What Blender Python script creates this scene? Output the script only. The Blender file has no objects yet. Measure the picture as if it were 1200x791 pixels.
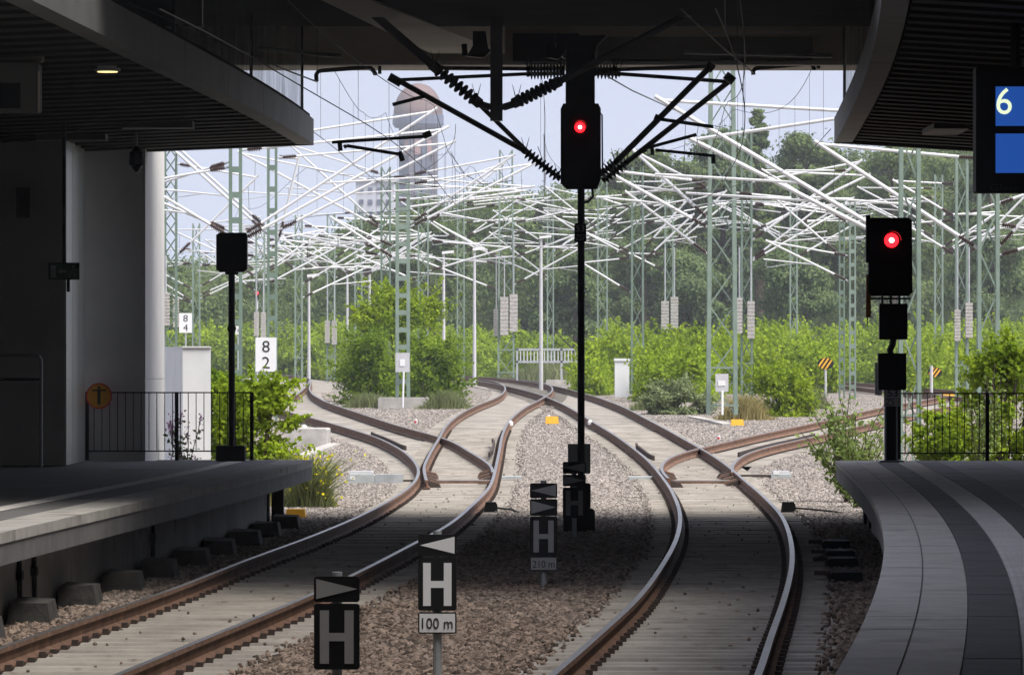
import bpy, math, random
import numpy as np
from mathutils import Vector, Matrix

# ------------------------------------------------------------------ camera, sky, sun, exposure
F = 6000.0            # focal length in photo pixels (photo is 1200 px wide)
HY = 423.0            # horizon row in the photo
CH = 2.29             # eye height above the rails
scene = bpy.context.scene
C = scene.collection
cam_data = bpy.data.cameras.new('camera')
cam_data.sensor_width = 36.0
cam_data.lens = F / 1200.0 * 36.0
cam_data.shift_y = (HY - 395.5) / 1200.0
cam_data.clip_start = 0.5
cam_data.clip_end = 6000
cam = bpy.data.objects.new('camera', cam_data)
C.objects.link(cam)
cam.location = (0, 0, CH)
cam.rotation_euler = (math.radians(90), 0, 0)
scene.camera = cam

SUN_EL, SUN_AZ = 58.0, 125.0      # azimuth clockwise from the view direction (+Y)
world = bpy.data.worlds.new('World')
scene.world = world
world.use_nodes = True
wn = world.node_tree.nodes
wl = world.node_tree.links
wn.clear()
wo = wn.new('ShaderNodeOutputWorld')
wb = wn.new('ShaderNodeBackground')
sky = wn.new('ShaderNodeTexSky')
sky.sky_type = 'NISHITA'
sky.sun_disc = False
sky.sun_elevation = math.radians(SUN_EL)
sky.sun_rotation = math.radians(SUN_AZ)
sky.air_density = 1.0
sky.dust_density = 0.6
sky.ozone_density = 3.0
wb.inputs['Strength'].default_value = 0.10
# lift the lookup a little: the air near this horizon is blue-grey storm sky, not yellow dust
wtc = wn.new('ShaderNodeTexCoord')
wva = wn.new('ShaderNodeVectorMath')
wva.operation = 'ADD'
wva.inputs[1].default_value = (0, 0, .45)
wvn = wn.new('ShaderNodeVectorMath')
wvn.operation = 'NORMALIZE'
wl.new(wtc.outputs['Generated'], wva.inputs[0])
wl.new(wva.outputs[0], wvn.inputs[0])
wl.new(wvn.outputs[0], sky.inputs['Vector'])
whs = wn.new('ShaderNodeHueSaturation')      # thin cloud veil: less saturated than clear air
whs.inputs['Saturation'].default_value = .5
wtint = wn.new('ShaderNodeMixRGB')
wtint.blend_type = 'MULTIPLY'
wtint.inputs['Fac'].default_value = 1.0
wtint.inputs['Color2'].default_value = (1.0, .93, .92, 1)
wl.new(sky.outputs[0], whs.inputs['Color'])
wl.new(whs.outputs[0], wtint.inputs['Color1'])
# soft cloud banks, all round the sky
wcm = wn.new('ShaderNodeMapping')
wcm.inputs['Scale'].default_value = (5, 5, 16)
wcn = wn.new('ShaderNodeTexNoise')
wcn.inputs['Scale'].default_value = 1.6
wcn.inputs['Detail'].default_value = 5
wcr = wn.new('ShaderNodeMapRange')
wcr.inputs['From Min'].default_value = .42
wcr.inputs['From Max'].default_value = .68
wcr.inputs['To Max'].default_value = .45
wmul = wn.new('ShaderNodeMixRGB')
wmul.inputs['Color2'].default_value = (2.5, 2.7, 3.1, 1)
wl.new(wtc.outputs['Generated'], wcm.inputs[0])
wl.new(wcm.outputs[0], wcn.inputs['Vector'])
wl.new(wcn.outputs['Fac'], wcr.inputs['Value'])
wl.new(wcr.outputs[0], wmul.inputs['Fac'])
wl.new(wtint.outputs[0], wmul.inputs['Color1'])
wl.new(wmul.outputs[0], wb.inputs[0])
wl.new(wb.outputs[0], wo.inputs[0])
sd = bpy.data.lights.new('sun', 'SUN')
sd.energy = 2.1
sd.angle = math.radians(38)
sd.color = (1.0, 0.95, 0.88)
sun = bpy.data.objects.new('sun', sd)
C.objects.link(sun)
az = math.radians(SUN_AZ)
el = math.radians(SUN_EL)
sdir = Vector((math.sin(az) * math.cos(el), math.cos(az) * math.cos(el), math.sin(el)))
sun.rotation_euler = (-sdir).to_track_quat('-Z', 'Y').to_euler()
sun.location = (40, -20, 60)
scene.view_settings.view_transform = 'Standard'
scene.view_settings.look = 'None'
scene.view_settings.gamma = 1.0
scene.view_settings.exposure = 1.6
scene.render.engine = 'CYCLES'
scene.render.resolution_x = 1024
scene.render.resolution_y = 674

# ------------------------------------------------------------------ measuring helpers
_rz = np.array([-200, 95, 98, 102, 113, 123, 129, 136, 145, 160, 190, 225, 260, 400, 900, 4000.])
_rr = np.array([0, 0, .02, .08, .29, .48, .65, .86, 1.03, 1.16, 1.31, 1.45, 1.55, 1.72, 1.75, 1.75])


def rise(z):
    """height of the rail tops above the station, at depth z (the line climbs outside)"""
    z = np.asarray(z, float)
    return (np.interp(z - 3, _rz, _rr) + np.interp(z, _rz, _rr) + np.interp(z + 3, _rz, _rr)) / 3


_zt = np.concatenate([np.arange(12, 330, .25), np.arange(330, 1200, 5)])
_yt = HY + F / _zt * (CH - rise(_zt))


def depth(y):
    return float(np.interp(-y, -_yt, _zt))


_yg = HY + F / _zt * (CH - rise(_zt) + .22)


def gdepth(y):
    """depth at which the ballast surface is seen at photo row y"""
    return float(np.interp(-y, -_yg, _zt))


def P(x, y, z):
    """point seen at photo pixel (x, y), z metres ahead"""
    return Vector(((x - 600.0) / F * z, z, CH - (y - HY) / F * z))


def X(x, z):
    return (x - 600.0) / F * z


def H(y, z):
    return CH - (y - HY) / F * z


def gz(z):
    return float(rise(z)) - 0.25


# ------------------------------------------------------------------ object helpers
ORG = {}


def empty(name, loc, label, cat, group=None):
    o = bpy.data.objects.new(name, None)
    C.objects.link(o)
    o.location = loc
    ORG[o] = Vector(loc)
    o['label'] = label
    o['category'] = cat
    if group:
        o['group'] = group
    o.empty_display_size = .2
    return o


def tag(o, label=None, cat=None, group=None, kind=None):
    if label:
        o['label'] = label
    if cat:
        o['category'] = cat
    if group:
        o['group'] = group
    if kind:
        o['kind'] = kind
    return o


def link(name, me, parent=None, at=None):
    o = bpy.data.objects.new(name, me)
    C.objects.link(o)
    if parent is not None:
        o.parent = parent
    ORG[o] = ORG.get(parent, Vector((0, 0, 0))) if parent is not None else Vector((0, 0, 0))
    if at is not None:
        o.location = Vector(at) - ORG[o]
        ORG[o] = Vector(at)
    return o


class MB:
    """collects shapes in world coordinates, builds one mesh object"""

    def __init__(s):
        s.v = []
        s.f = []
        s.m = []
        s.cur = 0

    def add(s, vs, fs):
        b = len(s.v)
        s.v.extend([tuple(p) for p in vs])
        for f in fs:
            s.f.append(tuple(i + b for i in f))
            s.m.append(s.cur)
        return s

    def hexa(s, p):
        return s.add(p, [(0, 3, 2, 1), (4, 5, 6, 7), (0, 1, 5, 4), (1, 2, 6, 5), (2, 3, 7, 6), (3, 0, 4, 7)])

    def box(s, x0, x1, y0, y1, z0, z1):
        return s.hexa([(x0, y0, z0), (x1, y0, z0), (x1, y1, z0), (x0, y1, z0), (x0, y0, z1), (x1, y0, z1), (x1, y1, z1), (x0, y1, z1)])

    def bbox(s, x0, x1, y0, y1, z0, z1, b=.01):
        """box with chamfered edges along all sides of front/back outline"""
        o = [(x0 + b, z0), (x1 - b, z0), (x1, z0 + b), (x1, z1 - b), (x1 - b, z1), (x0 + b, z1), (x0, z1 - b), (x0, z0 + b)]
        return s.prism([(a, y0, c) for a, c in o], (0, y1 - y0, 0))

    def prism(s, pts, d):
        n = len(pts)
        d = Vector(d)
        a = [Vector(p) for p in pts]
        b = [p + d for p in a]
        fs = [tuple(range(n)), tuple(range(2 * n - 1, n - 1, -1))]
        for i in range(n):
            j = (i + 1) % n
            fs.append((i, n + i, n + j, j))
        return s.add(a + b, fs)

    def tube(s, p0, p1, r0, r1=None, n=8, cap=True):
        p0 = Vector(p0)
        p1 = Vector(p1)
        r1 = r0 if r1 is None else r1
        d = (p1 - p0).normalized()
        u = d.orthogonal().normalized()
        w = d.cross(u)
        vs = []
        for p, r in ((p0, r0), (p1, r1)):
            for k in range(n):
                a = 2 * math.pi * k / n
                vs.append(p + u * (r * math.cos(a)) + w * (r * math.sin(a)))
        fs = [(k, (k + 1) % n, n + (k + 1) % n, n + k) for k in range(n)]
        if cap:
            fs += [tuple(range(n - 1, -1, -1)), tuple(range(n, 2 * n))]
        return s.add(vs, fs)

    def bar(s, p0, p1, w, h=None):
        """square section bar"""
        p0 = Vector(p0)
        p1 = Vector(p1)
        h = w if h is None else h
        d = (p1 - p0).normalized()
        up = Vector((0, 0, 1)) if abs(d.z) < .95 else Vector((0, 1, 0))
        a = d.cross(up).normalized() * (w / 2)
        b = a.cross(d).normalized() * (h / 2)
        vs = [p0 - a - b, p0 + a - b, p0 + a + b, p0 - a + b, p1 - a - b, p1 + a - b, p1 + a + b, p1 - a + b]
        return s.hexa(vs)

    def path(s, pts, r, n=6):
        pts = [Vector(p) for p in pts]
        rings = []
        u = None
        for i, p in enumerate(pts):
            d = (pts[min(i + 1, len(pts) - 1)] - pts[max(i - 1, 0)]).normalized()
            if u is None:
                u = d.orthogonal().normalized()
            u = (u - d * u.dot(d)).normalized()
            w = d.cross(u)
            rings.append([p + u * (r * math.cos(2 * math.pi * k / n)) + w * (r * math.sin(2 * math.pi * k / n)) for k in range(n)])
        vs = [q for g in rings for q in g]
        fs = []
        for i in range(len(pts) - 1):
            for k in range(n):
                fs.append((i * n + k, i * n + (k + 1) % n, (i + 1) * n + (k + 1) % n, (i + 1) * n + k))
        fs += [tuple(range(n - 1, -1, -1)), tuple(range((len(pts) - 1) * n, len(pts) * n))]
        return s.add(vs, fs)

    def lathe(s, p0, p1, prof, n=10):
        """prof: (t along, radius)"""
        p0 = Vector(p0)
        p1 = Vector(p1)
        d = (p1 - p0)
        e = d.normalized()
        u = e.orthogonal().normalized()
        w = e.cross(u)
        vs = []
        for t, r in prof:
            for k in range(n):
                a = 2 * math.pi * k / n
                vs.append(p0 + d * t + u * (r * math.cos(a)) + w * (r * math.sin(a)))
        fs = []
        for i in range(len(prof) - 1):
            for k in range(n):
                fs.append((i * n + k, i * n + (k + 1) % n, (i + 1) * n + (k + 1) % n, (i + 1) * n + k))
        fs += [tuple(range(n - 1, -1, -1)), tuple(range((len(prof) - 1) * n, len(prof) * n))]
        return s.add(vs, fs)

    def disc(s, c, r, n=20, d=(0, -1, 0), t=.004):
        c = Vector(c)
        return s.tube(c, c + Vector(d) * t, r, n=n)

    def build(s, name, mats, parent=None, at=None, smooth=False):
        o0 = Vector(at) if at is not None else (ORG.get(parent, Vector((0, 0, 0))) if parent is not None else Vector((0, 0, 0)))
        me = bpy.data.meshes.new(name)
        v = np.array(s.v, dtype=np.float64) - np.array(o0)[None, :]
        me.from_pydata(v.tolist(), [], s.f)
        if not isinstance(mats, (list, tuple)):
            mats = [mats]
        for m in mats:
            me.materials.append(m)
        if len(mats) > 1:
            me.polygons.foreach_set('material_index', s.m)
        if smooth:
            me.polygons.foreach_set('use_smooth', [True] * len(me.polygons))
        me.update()
        return link(name, me, parent, at)


def quads_mesh(name, verts, mat):
    """verts: (n,4,3) array, a quad each"""
    n = len(verts)
    me = bpy.data.meshes.new(name)
    me.vertices.add(4 * n)
    me.vertices.foreach_set('co', verts.reshape(-1).astype(np.float32))
    me.loops.add(4 * n)
    me.loops.foreach_set('vertex_index', np.arange(4 * n, dtype=np.int32))
    me.polygons.add(n)
    me.polygons.foreach_set('loop_start', np.arange(0, 4 * n, 4, dtype=np.int32))
    me.polygons.foreach_set('loop_total', np.full(n, 4, dtype=np.int32))
    me.update(calc_edges=True)
    me.validate()
    me.materials.append(mat)
    return me


# ------------------------------------------------------------------ materials
def M(name, col, rough=.7, var=.25, scale=6.0, bump=0.0, bscale=60.0, metal=0.0, spec=.4, col2=None, stretch=None, spots=None):
    m = bpy.data.materials.new(name)
    m.use_nodes = True
    nt = m.node_tree
    b = nt.nodes['Principled BSDF']
    b.inputs['Roughness'].default_value = rough
    b.inputs['Metallic'].default_value = metal
    b.inputs['Specular IOR Level'].default_value = spec
    tc = nt.nodes.new('ShaderNodeTexCoord')
    src = tc.outputs['Object']
    if stretch:
        mp = nt.nodes.new('ShaderNodeMapping')
        mp.inputs['Scale'].default_value = stretch
        nt.links.new(src, mp.inputs['Vector'])
        src = mp.outputs['Vector']
    nz = nt.nodes.new('ShaderNodeTexNoise')
    nz.inputs['Scale'].default_value = scale
    nz.inputs['Detail'].default_value = 6
    nz.inputs['Roughness'].default_value = .62
    nt.links.new(src, nz.inputs['Vector'])
    cr = nt.nodes.new('ShaderNodeValToRGB')
    c2 = col2 if col2 else tuple(min(1, c * (1 + var)) for c in col)
    cr.color_ramp.elements[0].position = .32
    cr.color_ramp.elements[1].position = .68
    cr.color_ramp.elements[0].color = (*[c * (1 - var) for c in col], 1)
    cr.color_ramp.elements[1].color = (*c2, 1)
    nt.links.new(nz.outputs['Fac'], cr.inputs['Fac'])
    out = cr.outputs['Color']
    if spots:
        n2 = nt.nodes.new('ShaderNodeTexNoise')
        n2.inputs['Scale'].default_value = spots[0]
        n2.inputs['Detail'].default_value = 4
        nt.links.new(tc.outputs['Object'], n2.inputs['Vector'])
        r2 = nt.nodes.new('ShaderNodeValToRGB')
        r2.color_ramp.elements[0].position = spots[1]
        r2.color_ramp.elements[1].position = min(1, spots[1] + .12)
        nt.links.new(n2.outputs['Fac'], r2.inputs['Fac'])
        mx = nt.nodes.new('ShaderNodeMixRGB')
        mx.inputs['Color2'].default_value = (*spots[2], 1)
        nt.links.new(r2.outputs['Color'], mx.inputs['Fac'])
        nt.links.new(out, mx.inputs['Color1'])
        out = mx.outputs['Color']
    nt.links.new(out, b.inputs['Base Color'])
    if bump:
        n3 = nt.nodes.new('ShaderNodeTexNoise')
        n3.inputs['Scale'].default_value = bscale
        n3.inputs['Detail'].default_value = 4
        nt.links.new(tc.outputs['Object'], n3.inputs['Vector'])
        bp = nt.nodes.new('ShaderNodeBump')
        bp.inputs['Strength'].default_value = bump
        bp.inputs['Distance'].default_value = .02
        nt.links.new(n3.outputs['Fac'], bp.inputs['Height'])
        nt.links.new(bp.outputs['Normal'], b.inputs['Normal'])
    return m


def emit(name, col, strength):
    m = bpy.data.materials.new(name)
    m.use_nodes = True
    b = m.node_tree.nodes['Principled BSDF']
    b.inputs['Base Color'].default_value = (*col, 1)
    b.inputs['Emission Color'].default_value = (*col, 1)
    b.inputs['Emission Strength'].default_value = strength
    return m


def leaf(name, c1, c2, trans=.35, c3=None, dead=None):
    """foliage: colour varies from leaf to leaf and clump to clump"""
    m = bpy.data.materials.new(name)
    m.use_nodes = True
    nt = m.node_tree
    nt.nodes.clear()
    o = nt.nodes.new('ShaderNodeOutputMaterial')
    g = nt.nodes.new('ShaderNodeNewGeometry')
    tc = nt.nodes.new('ShaderNodeTexCoord')
    nz = nt.nodes.new('ShaderNodeTexNoise')
    nz.inputs['Scale'].default_value = .55
    nz.inputs['Detail'].default_value = 3
    nt.links.new(tc.outputs['Object'], nz.inputs['Vector'])
    ma = nt.nodes.new('ShaderNodeMath')
    ma.operation = 'MULTIPLY_ADD'
    ma.inputs[1].default_value = .45
    nt.links.new(g.outputs['Random Per Island'], ma.inputs[0])
    mb = nt.nodes.new('ShaderNodeMath')
    mb.operation = 'MULTIPLY_ADD'
    mb.inputs[1].default_value = 1.3
    mb.inputs[2].default_value = -.37
    nt.links.new(nz.outputs['Fac'], mb.inputs[0])
    nt.links.new(mb.outputs[0], ma.inputs[2])
    cr = nt.nodes.new('ShaderNodeValToRGB')
    cr.color_ramp.elements[0].color = (*c1, 1)
    cr.color_ramp.elements[1].color = (*c2, 1)
    cr.color_ramp.elements[0].position = .1
    cr.color_ramp.elements[1].position = .8
    if c3:
        e = cr.color_ramp.elements.new(1.0)
        e.color = (*c3, 1)
    nt.links.new(ma.outputs[0], cr.inputs['Fac'])
    d = nt.nodes.new('ShaderNodeBsdfDiffuse')
    t = nt.nodes.new('ShaderNodeBsdfTranslucent')
    mx = nt.nodes.new('ShaderNodeMixShader')
    mx.inputs[0].default_value = trans
    nt.links.new(cr.outputs[0], d.inputs[0])
    nt.links.new(cr.outputs[0], t.inputs[0])
    nt.links.new(d.outputs[0], mx.inputs[1])
    nt.links.new(t.outputs[0], mx.inputs[2])
    nt.links.new(mx.outputs[0], o.inputs[0])
    return m


MAT = dict(
    concrete=M('slab_concrete', (.275, .25, .215), .9, .34, 1.1, .25, 30, spots=(3.2, .60, (.13, .10, .08))),
    sleeper=M('sleeper_concrete', (.285, .26, .225), .9, .28, 1.4, .2, 40, spots=(4.5, .62, (.15, .115, .09))),
    found=M('foundation_concrete', (.42, .40, .37), .9, .2, 3, .2, 40),
    steel=M('rail_head_steel', (.46, .44, .42), .36, .15, 5, 0, metal=1.0, stretch=(1, .2, 1)),
    rust=M('rail_rust', (.115, .062, .038), .85, .35, 6, .2, 50, col2=(.19, .105, .065)),
    rust2=M('rail_rust_bright', (.145, .078, .05), .85, .35, 6, .2, 50, col2=(.21, .118, .075)),
    dark=M('fastener_dark', (.05, .035, .028), .8, .3, 20),
    black=M('black_paint', (.012, .012, .013), .55, .3, 4, spec=.25),
    blackm=M('black_matt', (.02, .02, .021), .75, .4, 3, spec=.2),
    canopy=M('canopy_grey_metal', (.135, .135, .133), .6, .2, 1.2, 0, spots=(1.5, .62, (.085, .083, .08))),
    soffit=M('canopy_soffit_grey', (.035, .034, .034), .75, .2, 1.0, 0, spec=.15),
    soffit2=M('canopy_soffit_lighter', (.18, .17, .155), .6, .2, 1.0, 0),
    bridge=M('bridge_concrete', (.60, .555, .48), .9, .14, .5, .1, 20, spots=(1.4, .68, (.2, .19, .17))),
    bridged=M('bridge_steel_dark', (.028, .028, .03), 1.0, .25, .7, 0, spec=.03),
    wall=M('pillar_plaster', (.60, .595, .575), .85, .09, .8, .08, 60, spots=(.9, .66, (.50, .495, .48))),
    metalpanel=M('pillar_metal_panel', (.62, .64, .60), .28, .08, 1.5, 0, metal=.85, stretch=(12, 12, .3)),
    wallpanel=M('platform_wall_concrete', (.26, .255, .245), .9, .2, 1.2, .15, 30, spots=(2, .62, (.15, .14, .13))),
    blockdark=M('dark_concrete', (.05, .047, .043), .95, .45, 5, .4, 30),  # one even dark tone for the blocks at the wall foot
    pav_light=M('platform_slab_light', (.62, .58, .535), .75, .13, 2.5, .1, 90, spots=(1.6, .60, (.44, .40, .36))),
    pav_dark=M('platform_slab_dark', (.145, .14, .14), .75, .2, 2.5, .1, 90),
    pav_mid=M('platform_slab_mid', (.26, .25, .24), .75, .2, 2.0, .1, 90),
    pav_white=M('tactile_strip_white', (.74, .71, .67), .8, .1, 3, .1, 80),
    cope=M('coping_concrete', (.38, .365, .34), .85, .2, 2, .15, 60, spots=(1.8, .6, (.2, .185, .165))),
    galv=M('galvanised_steel', (.42, .44, .45), .5, .15, 5, metal=.3),
    tube=M('aluminium_tube', (.66, .67, .675), .38, .06, 3, metal=.15, spec=.5),
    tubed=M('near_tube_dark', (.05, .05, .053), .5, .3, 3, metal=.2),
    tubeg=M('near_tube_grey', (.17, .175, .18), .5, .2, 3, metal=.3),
    green=M('mast_green_paint', (.145, .205, .16), .6, .16, 3),
    green2=M('mast_green_paint_pale', (.20, .265, .215), .6, .15, 3),
    insul=M('insulator_brown', (.055, .028, .022), .3, .2, 5),
    insulg=M('insulator_grey', (.10, .10, .105), .45, .2, 5),
    weight=M('counterweight_concrete', (.42, .40, .37), .9, .25, 12),
    wire=M('wire_dark', (.035, .035, .036), .6, .2, 3),
    white=M('white_enamel', (.78, .78, .77), .5, .04, 3),
    whitebox=M('cabinet_white', (.80, .81, .82), .6, .05, 2),
    lgrey=M('light_grey_enamel', (.52, .52, .53), .55, .08, 4),
    yellow=M('yellow_plastic', (.80, .42, .03), .5, .12, 6),
    amber=M('amber_plastic', (.55, .28, .04), .5, .2, 6),
    yellowsign=M('sign_yellow', (.60, .27, .02), .5, .08, 5),
    red=M('sign_red', (.55, .03, .03), .5, .1, 5),
    orange=M('orange_plastic', (.40, .13, .02), .55, .2, 5),
    boxgrey=M('cabinet_grey_green', (.40, .43, .42), .6, .12, 5),
    bark=M('bark', (.075, .055, .04), .9, .3, 8, .4, 30),
    exitgreen=M('exit_sign_green', (.03, .14, .06), .5, .1, 5),
    brick=M('tower_brick', (.13, .11, .135), .9, .15, .4),
    dome=M('tower_dome_copper', (.12, .075, .072), .7, .2, .12, col2=(.20, .11, .09)),
    towerblue=M('tower_blue_slate', (.10, .11, .17), .7, .15, .3),
    towerred=M('tower_red_panel', (.42, .24, .22), .8, .15, .3),
    pale=M('pale_render', (.50, .51, .55), .8, .05, .1),
    glassd=M('dark_glass', (.03, .035, .04), .15, .2, 3),
    screen=emit('screen_blue', (.016, .075, .34), 0.30),
    glyph=emit('screen_glyph', (.62, .72, .48), 0.45),
    lensred=emit('lens_red', (1.0, .006, .010), 2.6),
    lenscore=emit('lens_red_core', (1.0, .30, .24), 6.0),
    lampwarm=emit('lamp_warm', (1.0, .82, .35), .5),
)

LEAF = dict(
    wood=leaf('leaves_wood', (.085, .130, .055), (.22, .285, .105), .42, (.30, .33, .125)),
    wooddark=leaf('leaves_wood_dark', (.085, .130, .065), (.21, .28, .115), .4),
    scrub=leaf('leaves_scrub', (.14, .23, .022), (.39, .51, .040), .46, (.48, .58, .075)),
    bush=leaf('leaves_bush', (.08, .15, .020), (.26, .37, .036), .44, (.35, .45, .06)),
    robinia=leaf('leaves_robinia', (.13, .21, .020), (.37, .48, .038), .46, (.46, .54, .07)),
    grass=leaf('grass_pale', (.12, .15, .06), (.27, .30, .14), .35, (.36, .34, .17)),
    straw=leaf('grass_straw', (.22, .19, .07), (.42, .36, .16), .35),
    greyplant=leaf('leaves_grey_green', (.17, .215, .10), (.34, .40, .20), .4),
    sapling=leaf('leaves_sapling', (.12, .19, .05), (.30, .38, .12), .4, (.38, .44, .20)),
    dark=leaf('leaves_buddleia', (.06, .085, .045), (.16, .19, .11), .35),
    yflower=leaf('flowers_yellow', (.55, .50, .02), (.75, .68, .03), .3),
    pflower=leaf('flowers_lilac', (.35, .18, .38), (.5, .3, .5), .3),
)

# ------------------------------------------------------------------ rails, measured from the photo
RAILS = dict(
    t1_stock_l=[(-190, 830), (-75, 786), (5, 757), (200, 690.6), (290, 655.6), (360, 630), (418, 606), (460, 584), (480, 570), (490, 556), (490.5, 549), (486.7, 542), (474.7, 530), (460, 521), (440, 511.7), (394.7, 497.7), (346.7, 485), (300, 474), (240, 462)],
    t1_blade_l=[(500, 562.5), (497, 552), (497, 546), (500, 539), (505, 529), (513.5, 515), (523.5, 498), (536.7, 486.5), (556, 476), (580, 466.5), (591, 458.5), (591, 452.5), (580.7, 447.3), (563, 444.3), (520, 441.4)],
    t1_r=[(30, 835), (147, 786), (217, 757), (366, 695.6), (418, 671), (488, 635), (520, 618), (553, 592), (574, 569.5), (580.5, 550), (585, 529), (590, 506), (596, 494), (609, 481.7), (630, 469.7), (643, 462), (647.5, 456), (645, 452), (631, 447.3), (600, 444), (520, 439.6)],
    t1_branch_r=[(577.5, 553), (576.5, 547), (566.7, 539), (550, 529), (519, 513), (502, 508), (480, 502.5), (426.7, 486), (390.7, 474), (373, 466), (363, 456.5), (364, 449), (356, 441.5), (310, 437.5)],
    t2_l=[(585, 840), (652, 786), (700.5, 744), (744, 704), (777, 660.6), (793, 630), (797, 605), (791, 583), (780, 564), (762.7, 542.7), (742, 525), (719, 508.5), (690.7, 491.7), (645, 467), (632, 462), (600, 453.7), (580, 449.4), (558, 446)],
    t2_r=[(863, 850), (890, 786), (904, 744), (918, 704), (928, 660.6), (925.5, 628), (915, 603), (900, 586.5), (876, 565.5), (858, 550), (820, 524.7), (777, 500.7), (760, 492), (733, 478), (698.7, 465), (650.7, 452.5), (620, 447.3), (585, 443.6)],
    t2_branch_l=[(783, 560), (775, 550), (776.5, 543), (793, 532.5), (817, 525.5), (838.7, 520.5), (868, 513.5), (900, 506.5), (953, 495.5), (985, 488), (1040, 476), (1110, 464)],
    t2_branch_r=[(858.5, 553), (857.5, 546.5), (864, 538.7), (876, 531), (900, 523.5), (957, 510.7), (993, 502), (1034.7, 492), (1100, 478), (1200, 462)],
    t3_a=[(1190, 473), (1135, 466), (1062, 459.5), (1013, 454.3), (950, 447.5), (880, 442.5)],
    t3_b=[(1190, 462.5), (1120, 457.5), (1062, 453), (1006, 448.4), (958, 445), (880, 440.8)],
    t4_a=[(346, 463.5), (356, 455.5), (361, 450), (362.5, 446.5), (358, 441.8), (320, 438.6)],
    t4_b=[(440, 438.3), (395, 437.7), (350, 436.6), (290, 435.8)],
)


def rail_fn(pts):
    zs = []
    xs = []
    for x, y in pts:
        z = depth(y)
        zs.append(z)
        xs.append(X(x, z))
    zs = np.array(zs)
    xs = np.array(xs)
    o = np.argsort(zs)
    zs = zs[o]
    xs = xs[o]
    n = len(zs)
    d = np.zeros(n)
    h = np.diff(zs)
    sl = np.diff(xs) / h
    d[0] = sl[0]
    d[-1] = sl[-1]
    for i in range(1, n - 1):
        d[i] = (sl[i - 1] * h[i] + sl[i] * h[i - 1]) / (h[i] + h[i - 1])

    def ev(z):
        i = int(np.clip(np.searchsorted(zs, z) - 1, 0, n - 2))
        t = (z - zs[i]) / h[i]
        if t < 0:
            return xs[0] + d[0] * (z - zs[0])
        if t > 1:
            return xs[-1] + d[-1] * (z - zs[-1])
        return ((2 * t**3 - 3 * t**2 + 1) * xs[i] + (t**3 - 2 * t**2 + t) * h[i] * d[i] + (-2 * t**3 + 3 * t**2) * xs[i + 1] + (t**3 - t**2) * h[i] * d[i + 1])

    def sm(z):
        k = max(.6, z * .018)
        a = max(zs[0], z - k)
        b = min(zs[-1], z + k)
        return (ev(a) + 2 * ev(z) + ev(b)) / 4 if zs[0] < z < zs[-1] else ev(z)
    return sm, float(zs[0]), float(zs[-1])


RF = {k: rail_fn(v) for k, v in RAILS.items()}


def zsamples(z0, z1):
    out = [z0]
    while out[-1] < z1:
        out.append(out[-1] + max(.6, out[-1] * .0085))
    out[-1] = z1
    return out


RAILPROF = [(-.029, 0), (.029, 0), (.035, -.036), (.012, -.05), (.010, -.125), (.072, -.155), (.072, -.168), (-.072, -.168), (-.072, -.155), (-.010, -.125), (-.012, -.05), (-.035, -.036)]


def rail(name, key, parent, rustm=None, z0=None, z1=None, dz=0.0):
    fn, a, b = RF[key]
    a = a if z0 is None else z0
    b = b if z1 is None else z1
    zs = zsamples(a, b)
    mb = MB()
    n = len(RAILPROF)
    vs = []
    for z in zs:
        sl = (fn(z + .3) - fn(z - .3)) / .6
        cs = 1 / math.sqrt(1 + sl * sl)
        x = fn(z)
        r = float(rise(z)) + dz
        for u, w in RAILPROF:
            vs.append((x + u * cs, z - u * sl * cs, r + w))
    fs = []
    ms = []
    for i in range(len(zs) - 1):
        for k in range(n):
            fs.append((i * n + k, (i + 1) * n + k, (i + 1) * n + (k + 1) % n, i * n + (k + 1) % n))
            ms.append(1 if k == 0 else 0)
    fs += [tuple(range(n)), tuple(range((len(zs)) * n - 1, (len(zs) - 1) * n - 1, -1))]
    ms += [0, 0]
    mb.v = vs
    mb.f = fs
    mb.m = ms
    return mb.build(name, [rustm or MAT['rust'], MAT['steel']], parent)


def ribbon(name, lf, rf, z0, z1, z_off, mat, parent=None, cols=1, wob=0.0, seed=0):
    rnd = random.Random(seed)
    zs = zsamples(z0, z1)
    mb = MB()
    vs = []
    for z in zs:
        a = lf(z)
        b = rf(z)
        for k in range(cols + 1):
            t = k / cols
            vs.append((a + (b - a) * t, z, float(rise(z)) + z_off + (rnd.uniform(-wob, wob) if wob else 0)))
    fs = []
    for i in range(len(zs) - 1):
        for k in range(cols):
            p = i * (cols + 1) + k
            fs.append((p, p + 1, p + cols + 2, p + cols + 1))
    mb.v = vs
    mb.f = fs
    mb.m = [0] * len(fs)
    return mb.build(name, mat, parent)


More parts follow.
